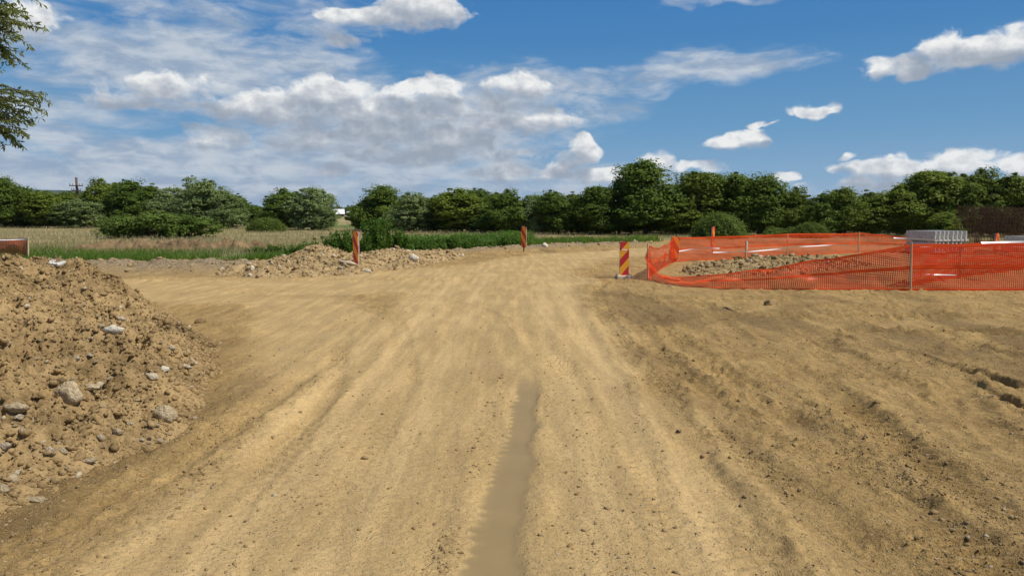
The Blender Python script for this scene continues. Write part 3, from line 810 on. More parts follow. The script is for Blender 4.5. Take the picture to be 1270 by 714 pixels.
for i, (u, v, rp, asp, mt, nm, lb) in enumerate(ROCKS):
    p = hit(u, v)
    r = rp * p.y / FPX * (1.0 if i in (0, 1) else .8)
    o = bpy.data.objects.new(nm, rock_mesh(i % 6 if i != 0 else 0, mt))
    COL.objects.link(o)
    o.scale = (r * asp[0], r * asp[1] * .9, r * asp[2] * 1.15)
    o.location = (p.x, p.y + r * .25, float(T(p.x, p.y)[0]) + r * .12)
    o.rotation_euler = (rng.normal(0, .12), rng.normal(0, .12), rng.uniform(-.5, .5))
    tag(o, lb, 'stone' if 'clod' not in nm else 'clod')
n = 46; k = 0
while k < n:
    u, v = rng.uniform(0, 285), rng.uniform(380, 640)
    p = hit(u, v)
    if p.y > 14 or mound(np.array([p.x]), np.array([p.y]))[0] < G(np.array([p.x]), np.array([p.y]))[0] - .02: continue
    r = float(np.clip(0.014 * rng.pareto(2.2) + .016, .015, .05))
    o = bpy.data.objects.new('stone', rock_mesh(int(rng.integers(0, 6)), M_ROCK if rng.random() < .85 else M_GREYROCK))
    COL.objects.link(o)
    o.scale = (r * rng.uniform(1, 1.6), r * rng.uniform(.7, 1.1), r * rng.uniform(.7, 1.0))
    o.location = (p.x, p.y, float(T(p.x, p.y)[0]) + r * .2)
    o.rotation_euler = (rng.normal(0, .3), rng.normal(0, .3), rng.uniform(0, 6.3))
    tag(o, 'small stone a few centimetres across, half sunk among the clods of the soil heap', 'stone', 'small stones in the soil heap')
    k += 1
p = hit(66, 329)
o = MB().box((0, 0, .0), (.27, .22, .045), bev=.01).build('concrete_slab', M_CONC)
o.location = (p.x, p.y + .05, p.z + .03); o.rotation_euler = (.16, .05, -.15)
tag(o, 'pale grey concrete slab lying on the crest of the soil heap, left part', 'slab')

# ------------------------------------------------------------------ foliage
def leaf_quads(C, Nn, size, r, long=1.9):
    """diamond leaves at C with normals Nn"""
    n = len(C)
    Nn = Nn / np.linalg.norm(Nn, axis=1)[:, None]
    a = np.cross(Nn, r.normal(size=(n, 3))); a /= np.linalg.norm(a, axis=1)[:, None]
    b = np.cross(Nn, a)
    s = (size * r.uniform(.7, 1.3, n))[:, None]
    bend = Nn * s * .18
    V = np.stack([C - a * s, C + b * s / long - bend, C + a * s, C - b * s / long - bend], 1)
    return V
def crown(seed, lobes, leaves, leaf, clump=.085, drop=0.0, z_floor=.02):
    """lobes: (x, y, z, rx, rz); fills them with leaf clumps, unit height"""
    r = np.random.default_rng(seed)
    L = np.array(lobes); vol = (L[:, 3] ** 2 * L[:, 4]) ** .72; vol /= vol.sum()
    ncl = 420
    wl = r.choice(len(L), ncl, p=vol)
    d = r.normal(size=(ncl, 3)); d /= np.linalg.norm(d, axis=1)[:, None]
    rad = r.uniform(.3, 1.25, ncl) ** .5
    cc = L[wl, :3] + d * rad[:, None] * np.stack([L[wl, 3], L[wl, 3], L[wl, 4]], 1)
    cr = clump * r.uniform(.35, 1.3, ncl)
    ctint = r.beta(2, 2, ncl)
    per = leaves // ncl
    sp = r.random(ncl) < .2                      # loose shoots that break the outline
    up = np.abs(r.normal(size=(ncl, 1))) * np.array([[0, 0, .035]])
    cc = np.where(sp[:, None], L[wl, :3] + (d * np.array([1, 1, 1]) + np.array([0, 0, .12])) * r.uniform(.78, 1.02, (ncl, 1)) * np.stack([L[wl, 3], L[wl, 3], L[wl, 4]], 1) + up, cc)
    cr = np.where(sp, clump * r.uniform(.25, .5, ncl), cr)
    dd = r.normal(size=(ncl, per, 3)); dd /= np.linalg.norm(dd, axis=2)[..., None]
    dd[..., 2] = np.where(dd[..., 2] < 0, dd[..., 2] * .55, dd[..., 2])
    pos = cc[:, None, :] + dd * (cr[:, None] * r.uniform(.35, 1.05, (ncl, per)) ** .6)[..., None] * np.array([1.15, 1.15, .8])
    pos[..., 2] -= drop * r.random((ncl, per)) ** 2 * .1
    dd[sp, :, 2] *= 1.9
    nn = dd * .8 + d[:, None, :] * .4 + np.array([0, 0, .45]) + r.normal(size=dd.shape) * .45
    C = pos.reshape(-1, 3); Nn = nn.reshape(-1, 3)
    tint = np.clip(np.repeat(ctint, per) * .7 + r.random(len(C)) * .3, 0, 1)
    keep = C[:, 2] > z_floor
    V = leaf_quads(C[keep], Nn[keep], leaf, r)
    return V.reshape(-1, 3), np.arange(len(V) * 4).reshape(-1, 4), np.repeat(tint[keep], 4)
def rand_lobes(seed, kind):
    r = np.random.default_rng(seed); out = []
    if kind == 'broad':
        out.append((0, 0, .45, .30, .40))
        for i in range(8):
            a = r.uniform(0, 6.28); z = r.uniform(.2, .84); rr = .30 * (1 - max(0, z - .45) * 1.2) * r.uniform(.55, 1.1)
            out.append((rr * math.cos(a), rr * math.sin(a), z, r.uniform(.12, .2), r.uniform(.12, .2)))
        out.append((r.uniform(-.08, .08), 0, .84, .11, .15))
    elif kind == 'tall':
        out.append((0, 0, .5, .24, .42))
        for i in range(10):
            a = r.uniform(0, 6.28); z = r.uniform(.15, .86); rr = .24 * (1.05 - max(0, z - .4) * 1.3) * r.uniform(.7, 1.1)
            out.append((rr * math.cos(a), rr * math.sin(a), z, r.uniform(.09, .15), r.uniform(.12, .2)))
        out.append((0, 0, .88, .07, .12))
    elif kind == 'willow':
        out.append((0, 0, .36, .42, .36))
        for i in range(11):
            a = r.uniform(0, 6.28); z = r.uniform(.18, .78); rr = .42 * math.sqrt(max(.1, 1 - (z - .2) ** 2 * 1.6)) * r.uniform(.5, .95)
            out.append((rr * math.cos(a), rr * math.sin(a), z, r.uniform(.14, .22), r.uniform(.12, .2)))
        out.append((.05, 0, .82, .2, .16))
    elif kind == 'thicket':
        for i in range(14):
            x = r.uniform(-.85, .85)
            out.append((x, r.uniform(-.3, .3), r.uniform(.15, .62) * (1 - .45 * abs(x)), r.uniform(.2, .32), r.uniform(.22, .34)))
    return out
def dome(seed, leaves, leaf, squash=1.0):
    r = np.random.default_rng(seed)
    d = r.normal(size=(leaves, 3)); d[:, 2] = np.abs(d[:, 2]); d /= np.linalg.norm(d, axis=1)[:, None]
    rad = 1 + .13 * fbm(d[:, 0] * 5 + seed, d[:, 1] * 5 + d[:, 2] * 4, 3, seed) + .07 * r.normal(size=leaves) + .12 * r.random(leaves) ** 8 - .22 * r.random(leaves) ** 3
    C = d * rad[:, None] * np.array([.5, .5, .97])
    tint = np.clip(.5 + .5 * fbm(d[:, 0] * 7, d[:, 1] * 7 + d[:, 2] * 7, 3, seed + 3) + r.normal(size=leaves) * .18, 0, 1)
    V = leaf_quads(C, d + r.normal(size=d.shape) * .7, leaf, r, 2.6)
    return V.reshape(-1, 3), np.arange(leaves * 4).reshape(-1, 4), np.repeat(tint, 4)
def wood_mesh(seed, lobes, rad=.018):
    b = MB(); r = np.random.default_rng(seed)
    b.tube([(0, 0, -.03), (.008, .005, .2), (-.01, .01, .45), (.006, 0, .75)], [rad * 1.4, rad, rad * .7, rad * .25], 7)
    for (x, y, z, rx, rz) in lobes[:8]:
        s = max(.1, z * .5)
        b.tube([(0, 0, s), (x * .5, y * .5, s + (z - s) * .6), (x, y, z)], [rad * .55, rad * .35, rad * .12], 5)
    return b.data('trunk', M_BARK, True)
VAR = {}
for kind, mats, lf, nl, num in (('broad', (M_LEAF, M_LEAF_D), .021, 21000, 5), ('tall', (M_LEAF_D, M_LEAF), .018, 21000, 3), ('willow', (M_WILLOW,), .019, 24000, 3), ('thicket', (M_DOME,), .030, 19000, 2)):
    for i in range(num):
        lob = rand_lobes(300 + 17 * i + len(kind), kind)
        v, f, t = crown(400 + i * 7 + len(kind), lob, nl, lf, .10 if kind != 'thicket' else .15)
        wd = wood_mesh(500 + i, lob)
        zt = np.quantile(v[:, 2], .9995); xw = np.quantile(np.abs(v[:, 0]), .995) * 2
        for mi, mt in enumerate(mats):
            VAR[(kind, i, mi)] = (mesh_np('crown', v, f, mt, attrs={'tint': t}, link=False), wd, zt, xw)
for i in range(2):
    v, f, t = dome(600 + i, 15000, .028)
    VAR[('dome', i, 0)] = (mesh_np('crown', v, f, M_DOME, attrs={'tint': t}, link=False), MB().tube([(0, 0, -.05), (0, .02, .3), (.03, 0, .6)], [.03, .025, .01], 6).data('trunk', M_BARK, True), 1.0, 1.05)
vcount = {}
def plant(kind, u, vtop, wpx, Y, name, label, cat, group=None, mi=0, dz=0.0, rot=None):
    nvar = max(k[1] for k in VAR if k[0] == kind) + 1
    i = vcount.get(kind, 0); vcount[kind] = i + 1
    mi = mi if (kind, 0, mi) in VAR else 0
    cm, wm, zt, xw = VAR[(kind, i % nvar, mi)]
    top = at(u, vtop, Y)
    base_z = float(G(top.x, Y)) + dz
    o = empty(name, (top.x, Y, base_z), rng.uniform(0, 6.28) if rot is None else rot, label, cat, group)
    hgt = (top.z - base_z) / zt; wid = wpx * Y / FPX / xw
    for nm, me in (('trunk', wm), ('crown', cm)):
        c = bpy.data.objects.new(nm, me); COL.objects.link(c); c.parent = o; c.scale = (wid, wid, hgt)
    return o
GT = 'trees of the line behind the meadow'
TREES = [  # kind, u, top v, width px, Y, shade, label
    ('tall', 3, 218, 42, 84, 0, 'dark tree of the line at the far left picture edge'),
    ('broad', 27, 231, 52, 86, 1, 'dark low crowned tree left of the wooden utility pole, second from the left edge'),
    ('broad', 58, 236, 54, 84, 0, 'low bushy tree just left of the wooden utility pole, below the blue hill'),
    ('willow', 92, 247, 52, 83, 0, 'low round willow standing in front of the utility pole'),
    ('broad', 122, 221, 52, 90, 0, 'light green rounded tree just right of the utility pole'),
    ('broad', 158, 222, 50, 88, 1, 'dark green tree between the light green tree and the big willow'),
    ('broad', 190, 228, 46, 90, 1, 'dark tree overlapped by the big silvery willow on its left side'),
    ('willow', 212, 231, 56, 84, 0, 'smaller silvery willow leaning against the left flank of the biggest willow'),
    ('willow', 246, 219, 84, 82, 0, 'biggest silvery willow, broad and rounded, behind the wide thicket'),
    ('willow', 282, 238, 46, 81, 0, 'grey green willow at the right flank of the biggest willow'),
    ('broad', 302, 251, 24, 95, 1, 'small tree at the right end of the left group of trees'),
    ('broad', 318, 254, 26, 88, 1, 'small low tree left of the isolated pair of trees'),
    ('broad', 350, 233, 56, 76, 1, 'dark left tree of the isolated pair left of the white roofed house'),
    ('willow', 385, 231, 60, 75, 0, 'silvery right tree of the isolated pair left of the white roofed house'),
    ('willow', 402, 256, 28, 73, 0, 'low silvery shrub like willow below the white roofed house'),
    ('tall', 469, 229, 58, 70, 0, 'dark pointed tree first to the right of the gap with the house'),
    ('broad', 450, 249, 34, 72, 1, 'low dark tree bordering the gap with the house on its right'),
    ('willow', 508, 238, 56, 64, 0, 'pale willow right of the dark pointed tree, above the green weeds'),
    ('broad', 538, 245, 44, 66, 1, 'low dark tree in the dip between two willows'),
    ('broad', 572, 233, 58, 64, 0, 'tree with a ragged top left of the far striped marker'),
    ('broad', 596, 233, 46, 66, 1, 'dark tree close behind the ragged topped tree'),
    ('broad', 632, 234, 50, 60, 1, 'rounded dark tree above the far striped marker'),
    ('willow', 660, 240, 44, 60, 0, 'greyish tree just right of the far striped marker'),
    ('broad', 690, 236, 48, 59, 1, 'dark tree midway between the far marker and the tallest tree'),
    ('broad', 718, 238, 42, 60, 0, 'even crowned tree two places left of the tallest tree'),
    ('tall', 740, 231, 46, 58, 0, 'pointed tree next to the tallest tree on its left'),
    ('tall', 768, 219, 36, 59, 0, 'slender tree merging with the left side of the tallest tree'),
    ('tall', 802, 198, 84, 58, 0, 'tallest tree of the line, broad dark and tapering to a point'),
    ('broad', 840, 243, 44, 57, 0, 'low tree filling the dip right of the tallest tree'),
    ('tall', 868, 213, 66, 58, 1, 'second tall tree behind the round bush, right of the tallest'),
    ('broad', 915, 214, 60, 58, 1, 'broad dark tree right above the round bush'),
    ('tall', 950, 215, 58, 57, 0, 'tall dark tree right of the round bush, above the white topped stake'),
    ('broad', 990, 231, 50, 57, 0, 'lower tree right of the tall dark tree above the back netting'),
    ('broad', 1020, 238, 46, 56, 1, 'low tree in the long dip above the back netting'),
    ('tall', 1050, 232, 50, 56, 1, 'tree above the tall stake at the corner of the back netting'),
    ('broad', 1085, 235, 52, 56, 0, 'tree left of the stacked concrete pieces'),
    ('broad', 1122, 227, 56, 56, 0, 'light green tree above the left end of the stacked concrete pieces'),
    ('tall', 1160, 211, 66, 56, 1, 'tall tree above the right end of the stacked concrete pieces'),
    ('broad', 1190, 226, 46, 55, 0, 'tree in the notch between the two tallest trees on the right'),
    ('broad', 1222, 208, 70, 56, 0, 'broad tall light green tree above the rusty steel mesh'),
    ('broad', 1262, 215, 60, 55, 0, 'light green tree cut by the right picture edge'),
]
for kd, u, tv, w, Y, sh, lb in TREES:
    nm = {'tall': 'broadleaf_tree', 'broad': 'broadleaf_tree', 'willow': 'willow_tree'}[kd]
    plant(kd, u, tv, w * 1.12, Y, nm, lb, 'tree', GT, sh)
# second row, showing only through the gaps
k = 0
for u, Y0, tv in [(x, 98, 242) for x in range(-40, 300, 17)] + [(340, 84, 250), (372, 84, 245)] + [(x, 76, 246) for x in range(466, 620, 22)] + [(x, 68, 246) for x in range(612, 860, 20)] + [(x, 66, 243) for x in range(850, 1330, 20)] + [(1296, 55, 220), (1325, 56, 215), (1356, 56, 222), (-30, 84, 222), (-65, 84, 225)]:
    plant('broad', u + rng.uniform(-5, 5), tv + rng.uniform(-5, 6), 40 + rng.uniform(-4, 8), Y0 + rng.uniform(-2, 3), 'broadleaf_tree', 'tree of the back row, mostly hidden behind the front trees of the line', 'tree', 'back row of the tree line', 1)
# low shrubs at the feet of the line closing it to the ground
for u, Y0, tv in [(x, 92, 267) for x in range(-20, 300, 22)] + [(x, 71, 266) for x in range(470, 620, 22)] + [(x, 63, 268) for x in range(612, 1300, 24)]:
    plant('tall' if rng.random() < .5 else 'broad', u + rng.uniform(-6, 6), tv + rng.uniform(-19, -5), 42 + rng.uniform(-10, 16), Y0 + rng.uniform(-2, 2), 'shrub', 'dark undergrowth shrub at the foot of the tree line', 'shrub', 'undergrowth at the foot of the tree line', 1)
# single bushes
plant('thicket', 196, 261, 142, 50, 'thicket', 'wide low green thicket standing alone in the dry meadow', 'bush', rot=.1)
plant('dome', 330, 271, 46, 68, 'round_bush', 'low round bush in front of the isolated pair of trees', 'bush')
plant('dome', 893, 267, 64, 51, 'round_bush', 'neat round bush behind the orange netting under the dark trees', 'bush')
plant('dome', 1006, 277, 44, 51, 'round_bush', 'flat low bush right of the round bush behind the back netting', 'bush')
plant('thicket', 966, 281, 44, 52, 'thicket', 'small ragged bush between the round bush and the flat low one', 'bush', rot=.2)
plant('broad', 1172, 262, 40, 50, 'shrub', 'yellowish green shrub at the left end of the rusty steel mesh', 'bush', mi=0)
def weed_mesh(seed, mat, leaves=2600, leaf=.05):
    r = np.random.default_rng(seed)
    ns = 26
    b = r.normal(size=(ns, 2)) * .14; tipx = b * 2.1 + r.normal(size=(ns, 2)) * .1; hh = r.uniform(.5, 1.0, ns)
    k = r.integers(0, ns, leaves); t = r.uniform(.12, 1, leaves)
    C = np.stack([b[k, 0] + (tipx[k, 0] - b[k, 0]) * t, b[k, 1] + (tipx[k, 1] - b[k, 1]) * t, hh[k] * t], 1) + r.normal(size=(leaves, 3)) * .05
    C[:, 2] = np.maximum(C[:, 2], .01)
    V = leaf_quads(C, r.normal(size=(leaves, 3)) * .7 + np.array([0, 0, .8]), leaf, r)
    tint = np.clip(r.beta(2, 2, ns)[k] * .6 + r.random(leaves) * .4, 0, 1)
    return mesh_np('leaves', V.reshape(-1, 3), np.arange(leaves * 4).reshape(-1, 4), mat, attrs={'tint': np.repeat(tint, 4)}, link=False)
WM = [weed_mesh(700 + i, M_WEED) for i in range(3)]
def weed(u, vtop, wpx, Y, label, group=None, z=None):
    p = at(u, vtop, Y)
    z = float(T(p.x, Y)[0]) if z is None else z
    o = empty('weed_plant', (p.x, Y, z), rng.uniform(0, 6), label, 'weed', group)
    b = MB()
    for k in range(5):
        a = rng.uniform(0, 6.28); b.tube([(.05 * math.cos(a), .05 * math.sin(a), -.04), (.15 * math.cos(a), .15 * math.sin(a), .45), (.3 * math.cos(a), .3 * math.sin(a), .85)], [.012, .009, .004], 5)
    s = b.build('stem', M_WEED, o)
    c = bpy.data.objects.new('leaves', random.choice(WM)); COL.objects.link(c); c.parent = o
    w = wpx * Y / FPX / .95; h = (p.z - z) / .95
    s.scale = c.scale = (w, w, h)
    return o
weed(466, 272, 36, 28.6, 'tall leafy dark green weed behind the rubble bank, right of the striped marker')
weed(492, 284, 30, 29.4, 'mid sized dark weed just right of the tallest weed behind the rubble bank')
weed(424, 287, 32, 28.2, 'low leafy weed directly left of the striped marker behind the bank')
weed(446, 291, 26, 28.0, 'low weed hidden partly by the striped marker on the bank')
weed(386, 300, 22, 27.5, 'small weed left of the peak of the rubble bank')
weed(916, 318, 14, 22.6, 'small dark green weed growing on the stony heap inside the netting')
weed(938, 324, 16, 22.8, 'low green weed just right of the darker weed inside the netting')
weed(990, 317, 18, 25.0, 'low weed at the right end of the stony heap inside the netting')
weed(960, 321, 22, 23.4, 'spreading green weed in the middle of the heap inside the netting')
weed(1008, 319, 26, 24.6, 'wide low weed at the far right of the heap inside the netting')
weed(404, 293, 26, 28.4, 'leafy weed just behind the peak of the rubble bank')
weed(366, 303, 20, 28.0, 'small dark weed further left behind the rubble bank')
weed(338, 303, 22, 30, 'dark bushy weed between the earth ridge and the rubble bank, right one of two')
weed(318, 306, 22, 31, 'dark bushy weed at the right end of the earth ridge, left one of two')

# ------------------------------------------------------------------ grasses (nobody could count them)
def blades(name, X, Y, H, Wd, mat, label, lean=.25, tint=None):
    n = len(X); Z = G(X, Y) - .01
    a = rng.uniform(0, math.pi, n); dx, dy = np.cos(a) * Wd / 2, np.sin(a) * Wd / 2
    lx, ly = rng.normal(0, lean, n) * H, rng.normal(0, lean, n) * H
    B = np.stack([X, Y, Z], 1)
    o0 = B + np.stack([-dx, -dy, np.zeros(n)], 1); o1 = B + np.stack([dx, dy, np.zeros(n)], 1)
    m0 = B + np.stack([lx * .35 + dx * .8, ly * .35 + dy * .8, H * .6], 1); m1 = B + np.stack([lx * .35 - dx * .8, ly * .35 - dy * .8, H * .6], 1)
    t = B + np.stack([lx, ly, H], 1); t2 = t + np.stack([dx * .3, dy * .3, -H * .02], 1)
    V = np.stack([o0, o1, m0, m1, t, t2], 1).reshape(-1, 3)
    i = np.arange(n)[:, None] * 6
    F = np.concatenate([i + np.array([[0, 1, 2, 3]]), i + np.array([[3, 2, 5, 4]])], 0)
    tint = rng.random(n) if tint is None else tint
    o = mesh_np(name, V, F, mat, attrs={'tint': np.repeat(tint, 6)})
    return tag(o, label, 'grass', kind='stuff')
n = 110000
Y = 26 * (88 / 26) ** rng.random(n); X = rng.uniform(-.8, .8, n) * Y
ml = meadow_line(X)
ok = (Y > ml + 3 + rng.normal(0, 1.5, n)) & (seg_dist(X, Y, ROADS[0][0]) > 2.6) & ~((X > 8) & (Y < 48))
ok &= ~((np.abs(Y - 33.0) < 1.3) & (X > -19) & (X < -10.5))
X, Y = X[ok], Y[ok]
ml = meadow_line(X)
patch = fbm(X / 5, Y / 5, 4, 300)
blades('meadow_grass', X, Y, rng.uniform(.10, .30, len(X)) * (.8 + .5 * ss(patch, -.3, .4)), rng.uniform(.012, .03, len(X)), M_DRY, 'dry beige meadow grass between the road and the trees', .3, np.clip(.55 + .6 * patch + rng.normal(0, .2, len(X)) - .35 * np.exp(-((Y - ml - 5) / 4) ** 2), 0, 1))
n = 85000
X = rng.uniform(-26, 3, n); Y = meadow_line(X) + rng.exponential(3.2, n) - .5
ok = (fbm(X / 1.6, Y / 1.6, 3, 310) > -.25) & (Y < 45) & (rubble(X, Y) < G(X, Y) + .05)
X, Y = X[ok], Y[ok]
blades('green_grass', X, Y, rng.uniform(.08, .26, len(X)), rng.uniform(.012, .026, len(X)), M_GRASS, 'fresh green grass strip along the edge of the bare ground', .35)
n = 26000
X = rng.uniform(-5.2, 1.2, n); Y = meadow_line(X) + rng.uniform(-1.6, 3.2, n)
ok = (fbm(X / .8, Y / .8, 3, 320) > -.3) & (X < .3 + rng.exponential(.4, n))
X, Y = X[ok], Y[ok]
hh = rng.uniform(.25, .75, len(X)) * (.6 + .5 * ss(fbm(X / .7, Y / .7, 3, 321), -.4, .4))
kk = np.repeat(np.arange(len(X)), 4); tt = rng.uniform(.1, 1, len(kk)) ** .8
Cw = np.stack([X[kk] + rng.normal(0, .05, len(kk)), Y[kk] + rng.normal(0, .05, len(kk)), G(X, Y)[kk] + hh[kk] * tt], 1)
Vw = leaf_quads(Cw, rng.normal(size=Cw.shape) * .6 + np.array([.2, -.2, .9]), .05, rng)
tag(mesh_np('lush_weeds', Vw.reshape(-1, 3), np.arange(len(Vw) * 4).reshape(-1, 4), M_WEED, attrs={'tint': np.repeat(np.clip(rng.random(len(kk)) * .6 + tt * .4, 0, 1), 4)}), 'lush green weeds along the far edge of the road', 'weeds', kind='stuff')
n = 9000
X = rng.uniform(0, 9, n); Y = meadow_line(X) + rng.uniform(-.8, 3, n)
ok = fbm(X / .8, Y / .8, 3, 330) > -.05
blades('edge_grass', X[ok], Y[ok], rng.uniform(.1, .4, ok.sum()), rng.uniform(.02, .04, ok.sum()), M_GRASS, 'thin grass along the far road edge right of the far marker', .35)

# ------------------------------------------------------------------ overhanging tree at the left
def near_tree():
    r = np.random.default_rng(900)
    bx, by = -9.6, 10.6
    bz = float(T(bx, by)[0])
    o = empty('overhanging_tree', (bx, by, bz), 0, 'near tree whose drooping narrow leaved twigs hang in at the upper left', 'tree')
    b = MB()
    b.tube([(0, 0, -.3), (.05, 0, 1.2), (-.05, .1, 2.6), (.1, 0, 4.2), (0, 0, 6)], [.2, .16, .13, .09, .03], 10)
    Vl, Tl = [], []
    def twig(p0, p1, nleaf, droop, ls=.072):
        nleaf = int(nleaf * 1.3)
        p0, p1 = np.array(p0), np.array(p1)
        t = np.linspace(0, 1, 9)[:, None]
        pts = p0 + (p1 - p0) * t; pts[:, 2] -= droop * (t[:, 0] ** 2)
        pts = pts + r.normal(0, .02, pts.shape) * t
        b.tube([tuple(q) for q in pts], [.012 * (1 - .85 * k / 8) for k in range(9)], 5)
        tt = r.uniform(.15, 1, nleaf)
        C = np.stack([np.interp(tt, t[:, 0], pts[:, i]) for i in range(3)], 1)
        ax = (p1 - p0) / np.linalg.norm(p1 - p0) * .5 + r.normal(0, .55, (nleaf, 3)) + np.array([0, 0, -.55])
        ax /= np.linalg.norm(ax, axis=1)[:, None]
        nn = np.cross(ax, r.normal(size=(nleaf, 3))); nn /= np.linalg.norm(nn, axis=1)[:, None]
        sd_ = np.cross(ax, nn); s = ls * r.uniform(.6, 1.25, nleaf)[:, None]
        Vl.append(np.stack([C, C + ax * s * .5 + sd_ * s * .15 + nn * s * .05, C + ax * s, C + ax * s * .5 - sd_ * s * .15 + nn * s * .05], 1).reshape(-1, 3))
        Tl.append(np.repeat(np.clip(r.beta(2, 2, nleaf), 0, 1), 4))
    org = np.array([bx, by, bz])
    def spray(u0, v0, u1, v1, Y0, Y1, n, nleaf, droop, spread):
        for i in range(n):
            a = np.array(at(u0, v0, Y0)) - org + r.normal(0, .12, 3)
            e_ = np.array(at(u1, v1, Y1)) - org + r.normal(0, 1, 3) * spread
            twig(a, e_, nleaf, droop * r.uniform(.5, 1.3))
    # limbs
    for u, v, Y in ((-70, 20, 10.2), (-60, 120, 9.8), (-40, -40, 10), (-80, -60, 10.4)):
        e_ = np.array(at(u, v, Y)) - org
        b.tube([(.02, 0, 2.2), tuple(e_ * .5 + np.array([0, 0, 1.3])), tuple(e_)], [.07, .05, .025], 7)
    spray(-60, 115, 50, 112, 9.8, 9.4, 9, 70, .12, .09)
    spray(-60, 118, 36, 138, 9.8, 9.4, 9, 70, .12, .13)
    spray(-50, 125, 18, 164, 9.8, 9.4, 8, 60, .10, .10)
    spray(-50, 120, 2, 140, 9.8, 9.5, 6, 60, .10, .12)
    spray(-70, 10, 22, 22, 10.2, 9.6, 12, 80, .10, .14)
    spray(-60, 20, 14, 50, 10.2, 9.6, 12, 80, .12, .14)
    spray(-60, 10, 4, 10, 10.2, 9.7, 10, 80, .06, .16)
    spray(-60, 30, 0, 66, 10.2, 9.7, 8, 70, .08, .10)
    spray(-40, -40, 4, -10, 10, 9.6, 10, 70, .1, .2)
    for i in range(260):                              # rest of the crown, outside the picture
        d = r.normal(size=3); d /= np.linalg.norm(d); d[2] = abs(d[2]) * .9 - .15
        q = np.array([-.35, .3, 3.9 - bz]) + d * np.array([2.0, 2.4, 2.2]) * r.uniform(.5, 1)
        if bx + q[0] > -7.35: q[0] = -7.35 - bx - r.random() * .8
        twig(q * .72 + np.array([0, 0, .6]), q + d * .35, 45, .2, .09)
    b.build('trunk', M_BARK, o, True)
    Vc = np.concatenate(Vl)
    mesh_np('crown', Vc, np.arange(len(Vc)).reshape(-1, 4), leaf_mat('narrow olive leaves', (.13, .17, .04), (.36, .40, .14), .55), o, attrs={'tint': np.concatenate(Tl)})
near_tree()

# ------------------------------------------------------------------ striped markers
def marker(name, loc, rz, h, w, mat, label, foot=True, rounded=True, lean=(0, 0), sticker=False):
    o = empty(name, loc, rz, label, 'road marker', 'striped road markers')
    o.rotation_euler = (lean[0], lean[1], rz)
    z0 = .10 if foot else .02
    bm_ = MB()
    if rounded:
        ch = w * .3
        pts = [(-w / 2 + ch, z0), (w / 2 - ch, z0), (w / 2, z0 + ch), (w / 2, z0 + h - ch), (w / 2 - ch, z0 + h), (-w / 2 + ch, z0 + h), (-w / 2, z0 + h - ch), (-w / 2, z0 + ch)]
    else:
        pts = [(-w / 2, z0), (w / 2, z0), (w / 2, z0 + h), (-w / 2, z0 + h)]
    bm_.prism(pts, -.012, .012, Matrix(((1, 0, 0, 0), (0, 0, -1, 0), (0, 1, 0, 0), (0, 0, 0, 1))))
    bm_.build('panel', mat, o)
    # folded side rims behind the panel
    for s in (-1, 1):
        MB().box((s * (w / 2 - .006), .034, z0 + h / 2), (.012, .043, h * .9), bev=.003).build('side_rim', M_STEEL, o)
    if foot:
        MB().box((0, .02, .05), (w * 1.75, .30, .10), bev=.022).build('base', M_BASE, o)
        for s in (-1, 1): MB().box((s * w * .66, .02, .112), (.06, .20, .03), bev=.01).build('base_grip', M_BASE, o)
        MB().box((0, .02, .125), (w * .82, .05, .08), bev=.006).build('socket', M_STEEL, o)
    else:
        MB().tube([(0, .02, -.12), (0, .02, .10)], .028, 8).build('foot_post', M_BLACK, o)
        MB().tube([(0, .005, z0 + h - .01), (0, .005, z0 + h + .045)], [.026, .018], 8).build('top_knob', M_BLACK, o)
    if sticker:
        st = MB().box((0, -.0145, z0 + h * .755), (w * .52, .003, .034)).build('sticker', M_TAPE, o)
    return o
p = flat(774, 345.5); 
marker('road_marker', (p.x, p.y, float(G(p.x, p.y))), .06, .87, .235, M_STRIPE_UP, 'red and yellow striped marker panel on a cream foot beside the netting', True, False, sticker=True)
marker('road_marker', (at(441.5, 320, 21.6).x, 21.6, at(441, 328, 21.6).z), -.6, .95, .205, M_STRIPE_DN, 'red and orange striped marker standing in the rubble bank left of the road', False, True, (.0, -.01))
p = at(649.5, 308, 32.0)
marker('road_marker', (p.x, 32.0, p.z), -.35, .93, .23, M_STRIPE_DN, 'far small striped marker at the bend beyond the green weeds', False, True)
p = at(834.5, 325, 25.6)
marker('road_marker', (p.x, 25.6, p.z), .15, .88, .32, M_ORANGE_P, 'orange leaning marker wrapped in netting at the left back corner of the net', False, True, (0, .12))
p = at(884, 308, 33.0)
marker('road_marker', (p.x, 33.0, p.z - .1), .8, 1.05, .2, M_ORANGE_P, 'orange marker standing behind the back netting in front of the round bush', False, True, (0, .03))
p = at(1235, 312, 30.0)
marker('road_marker', (p.x, 30.0, p.z), .5, .72, .22, M_ORANGE_P, 'orange marker before the rusty steel mesh right of the concrete pieces', False, True, (0, .08))

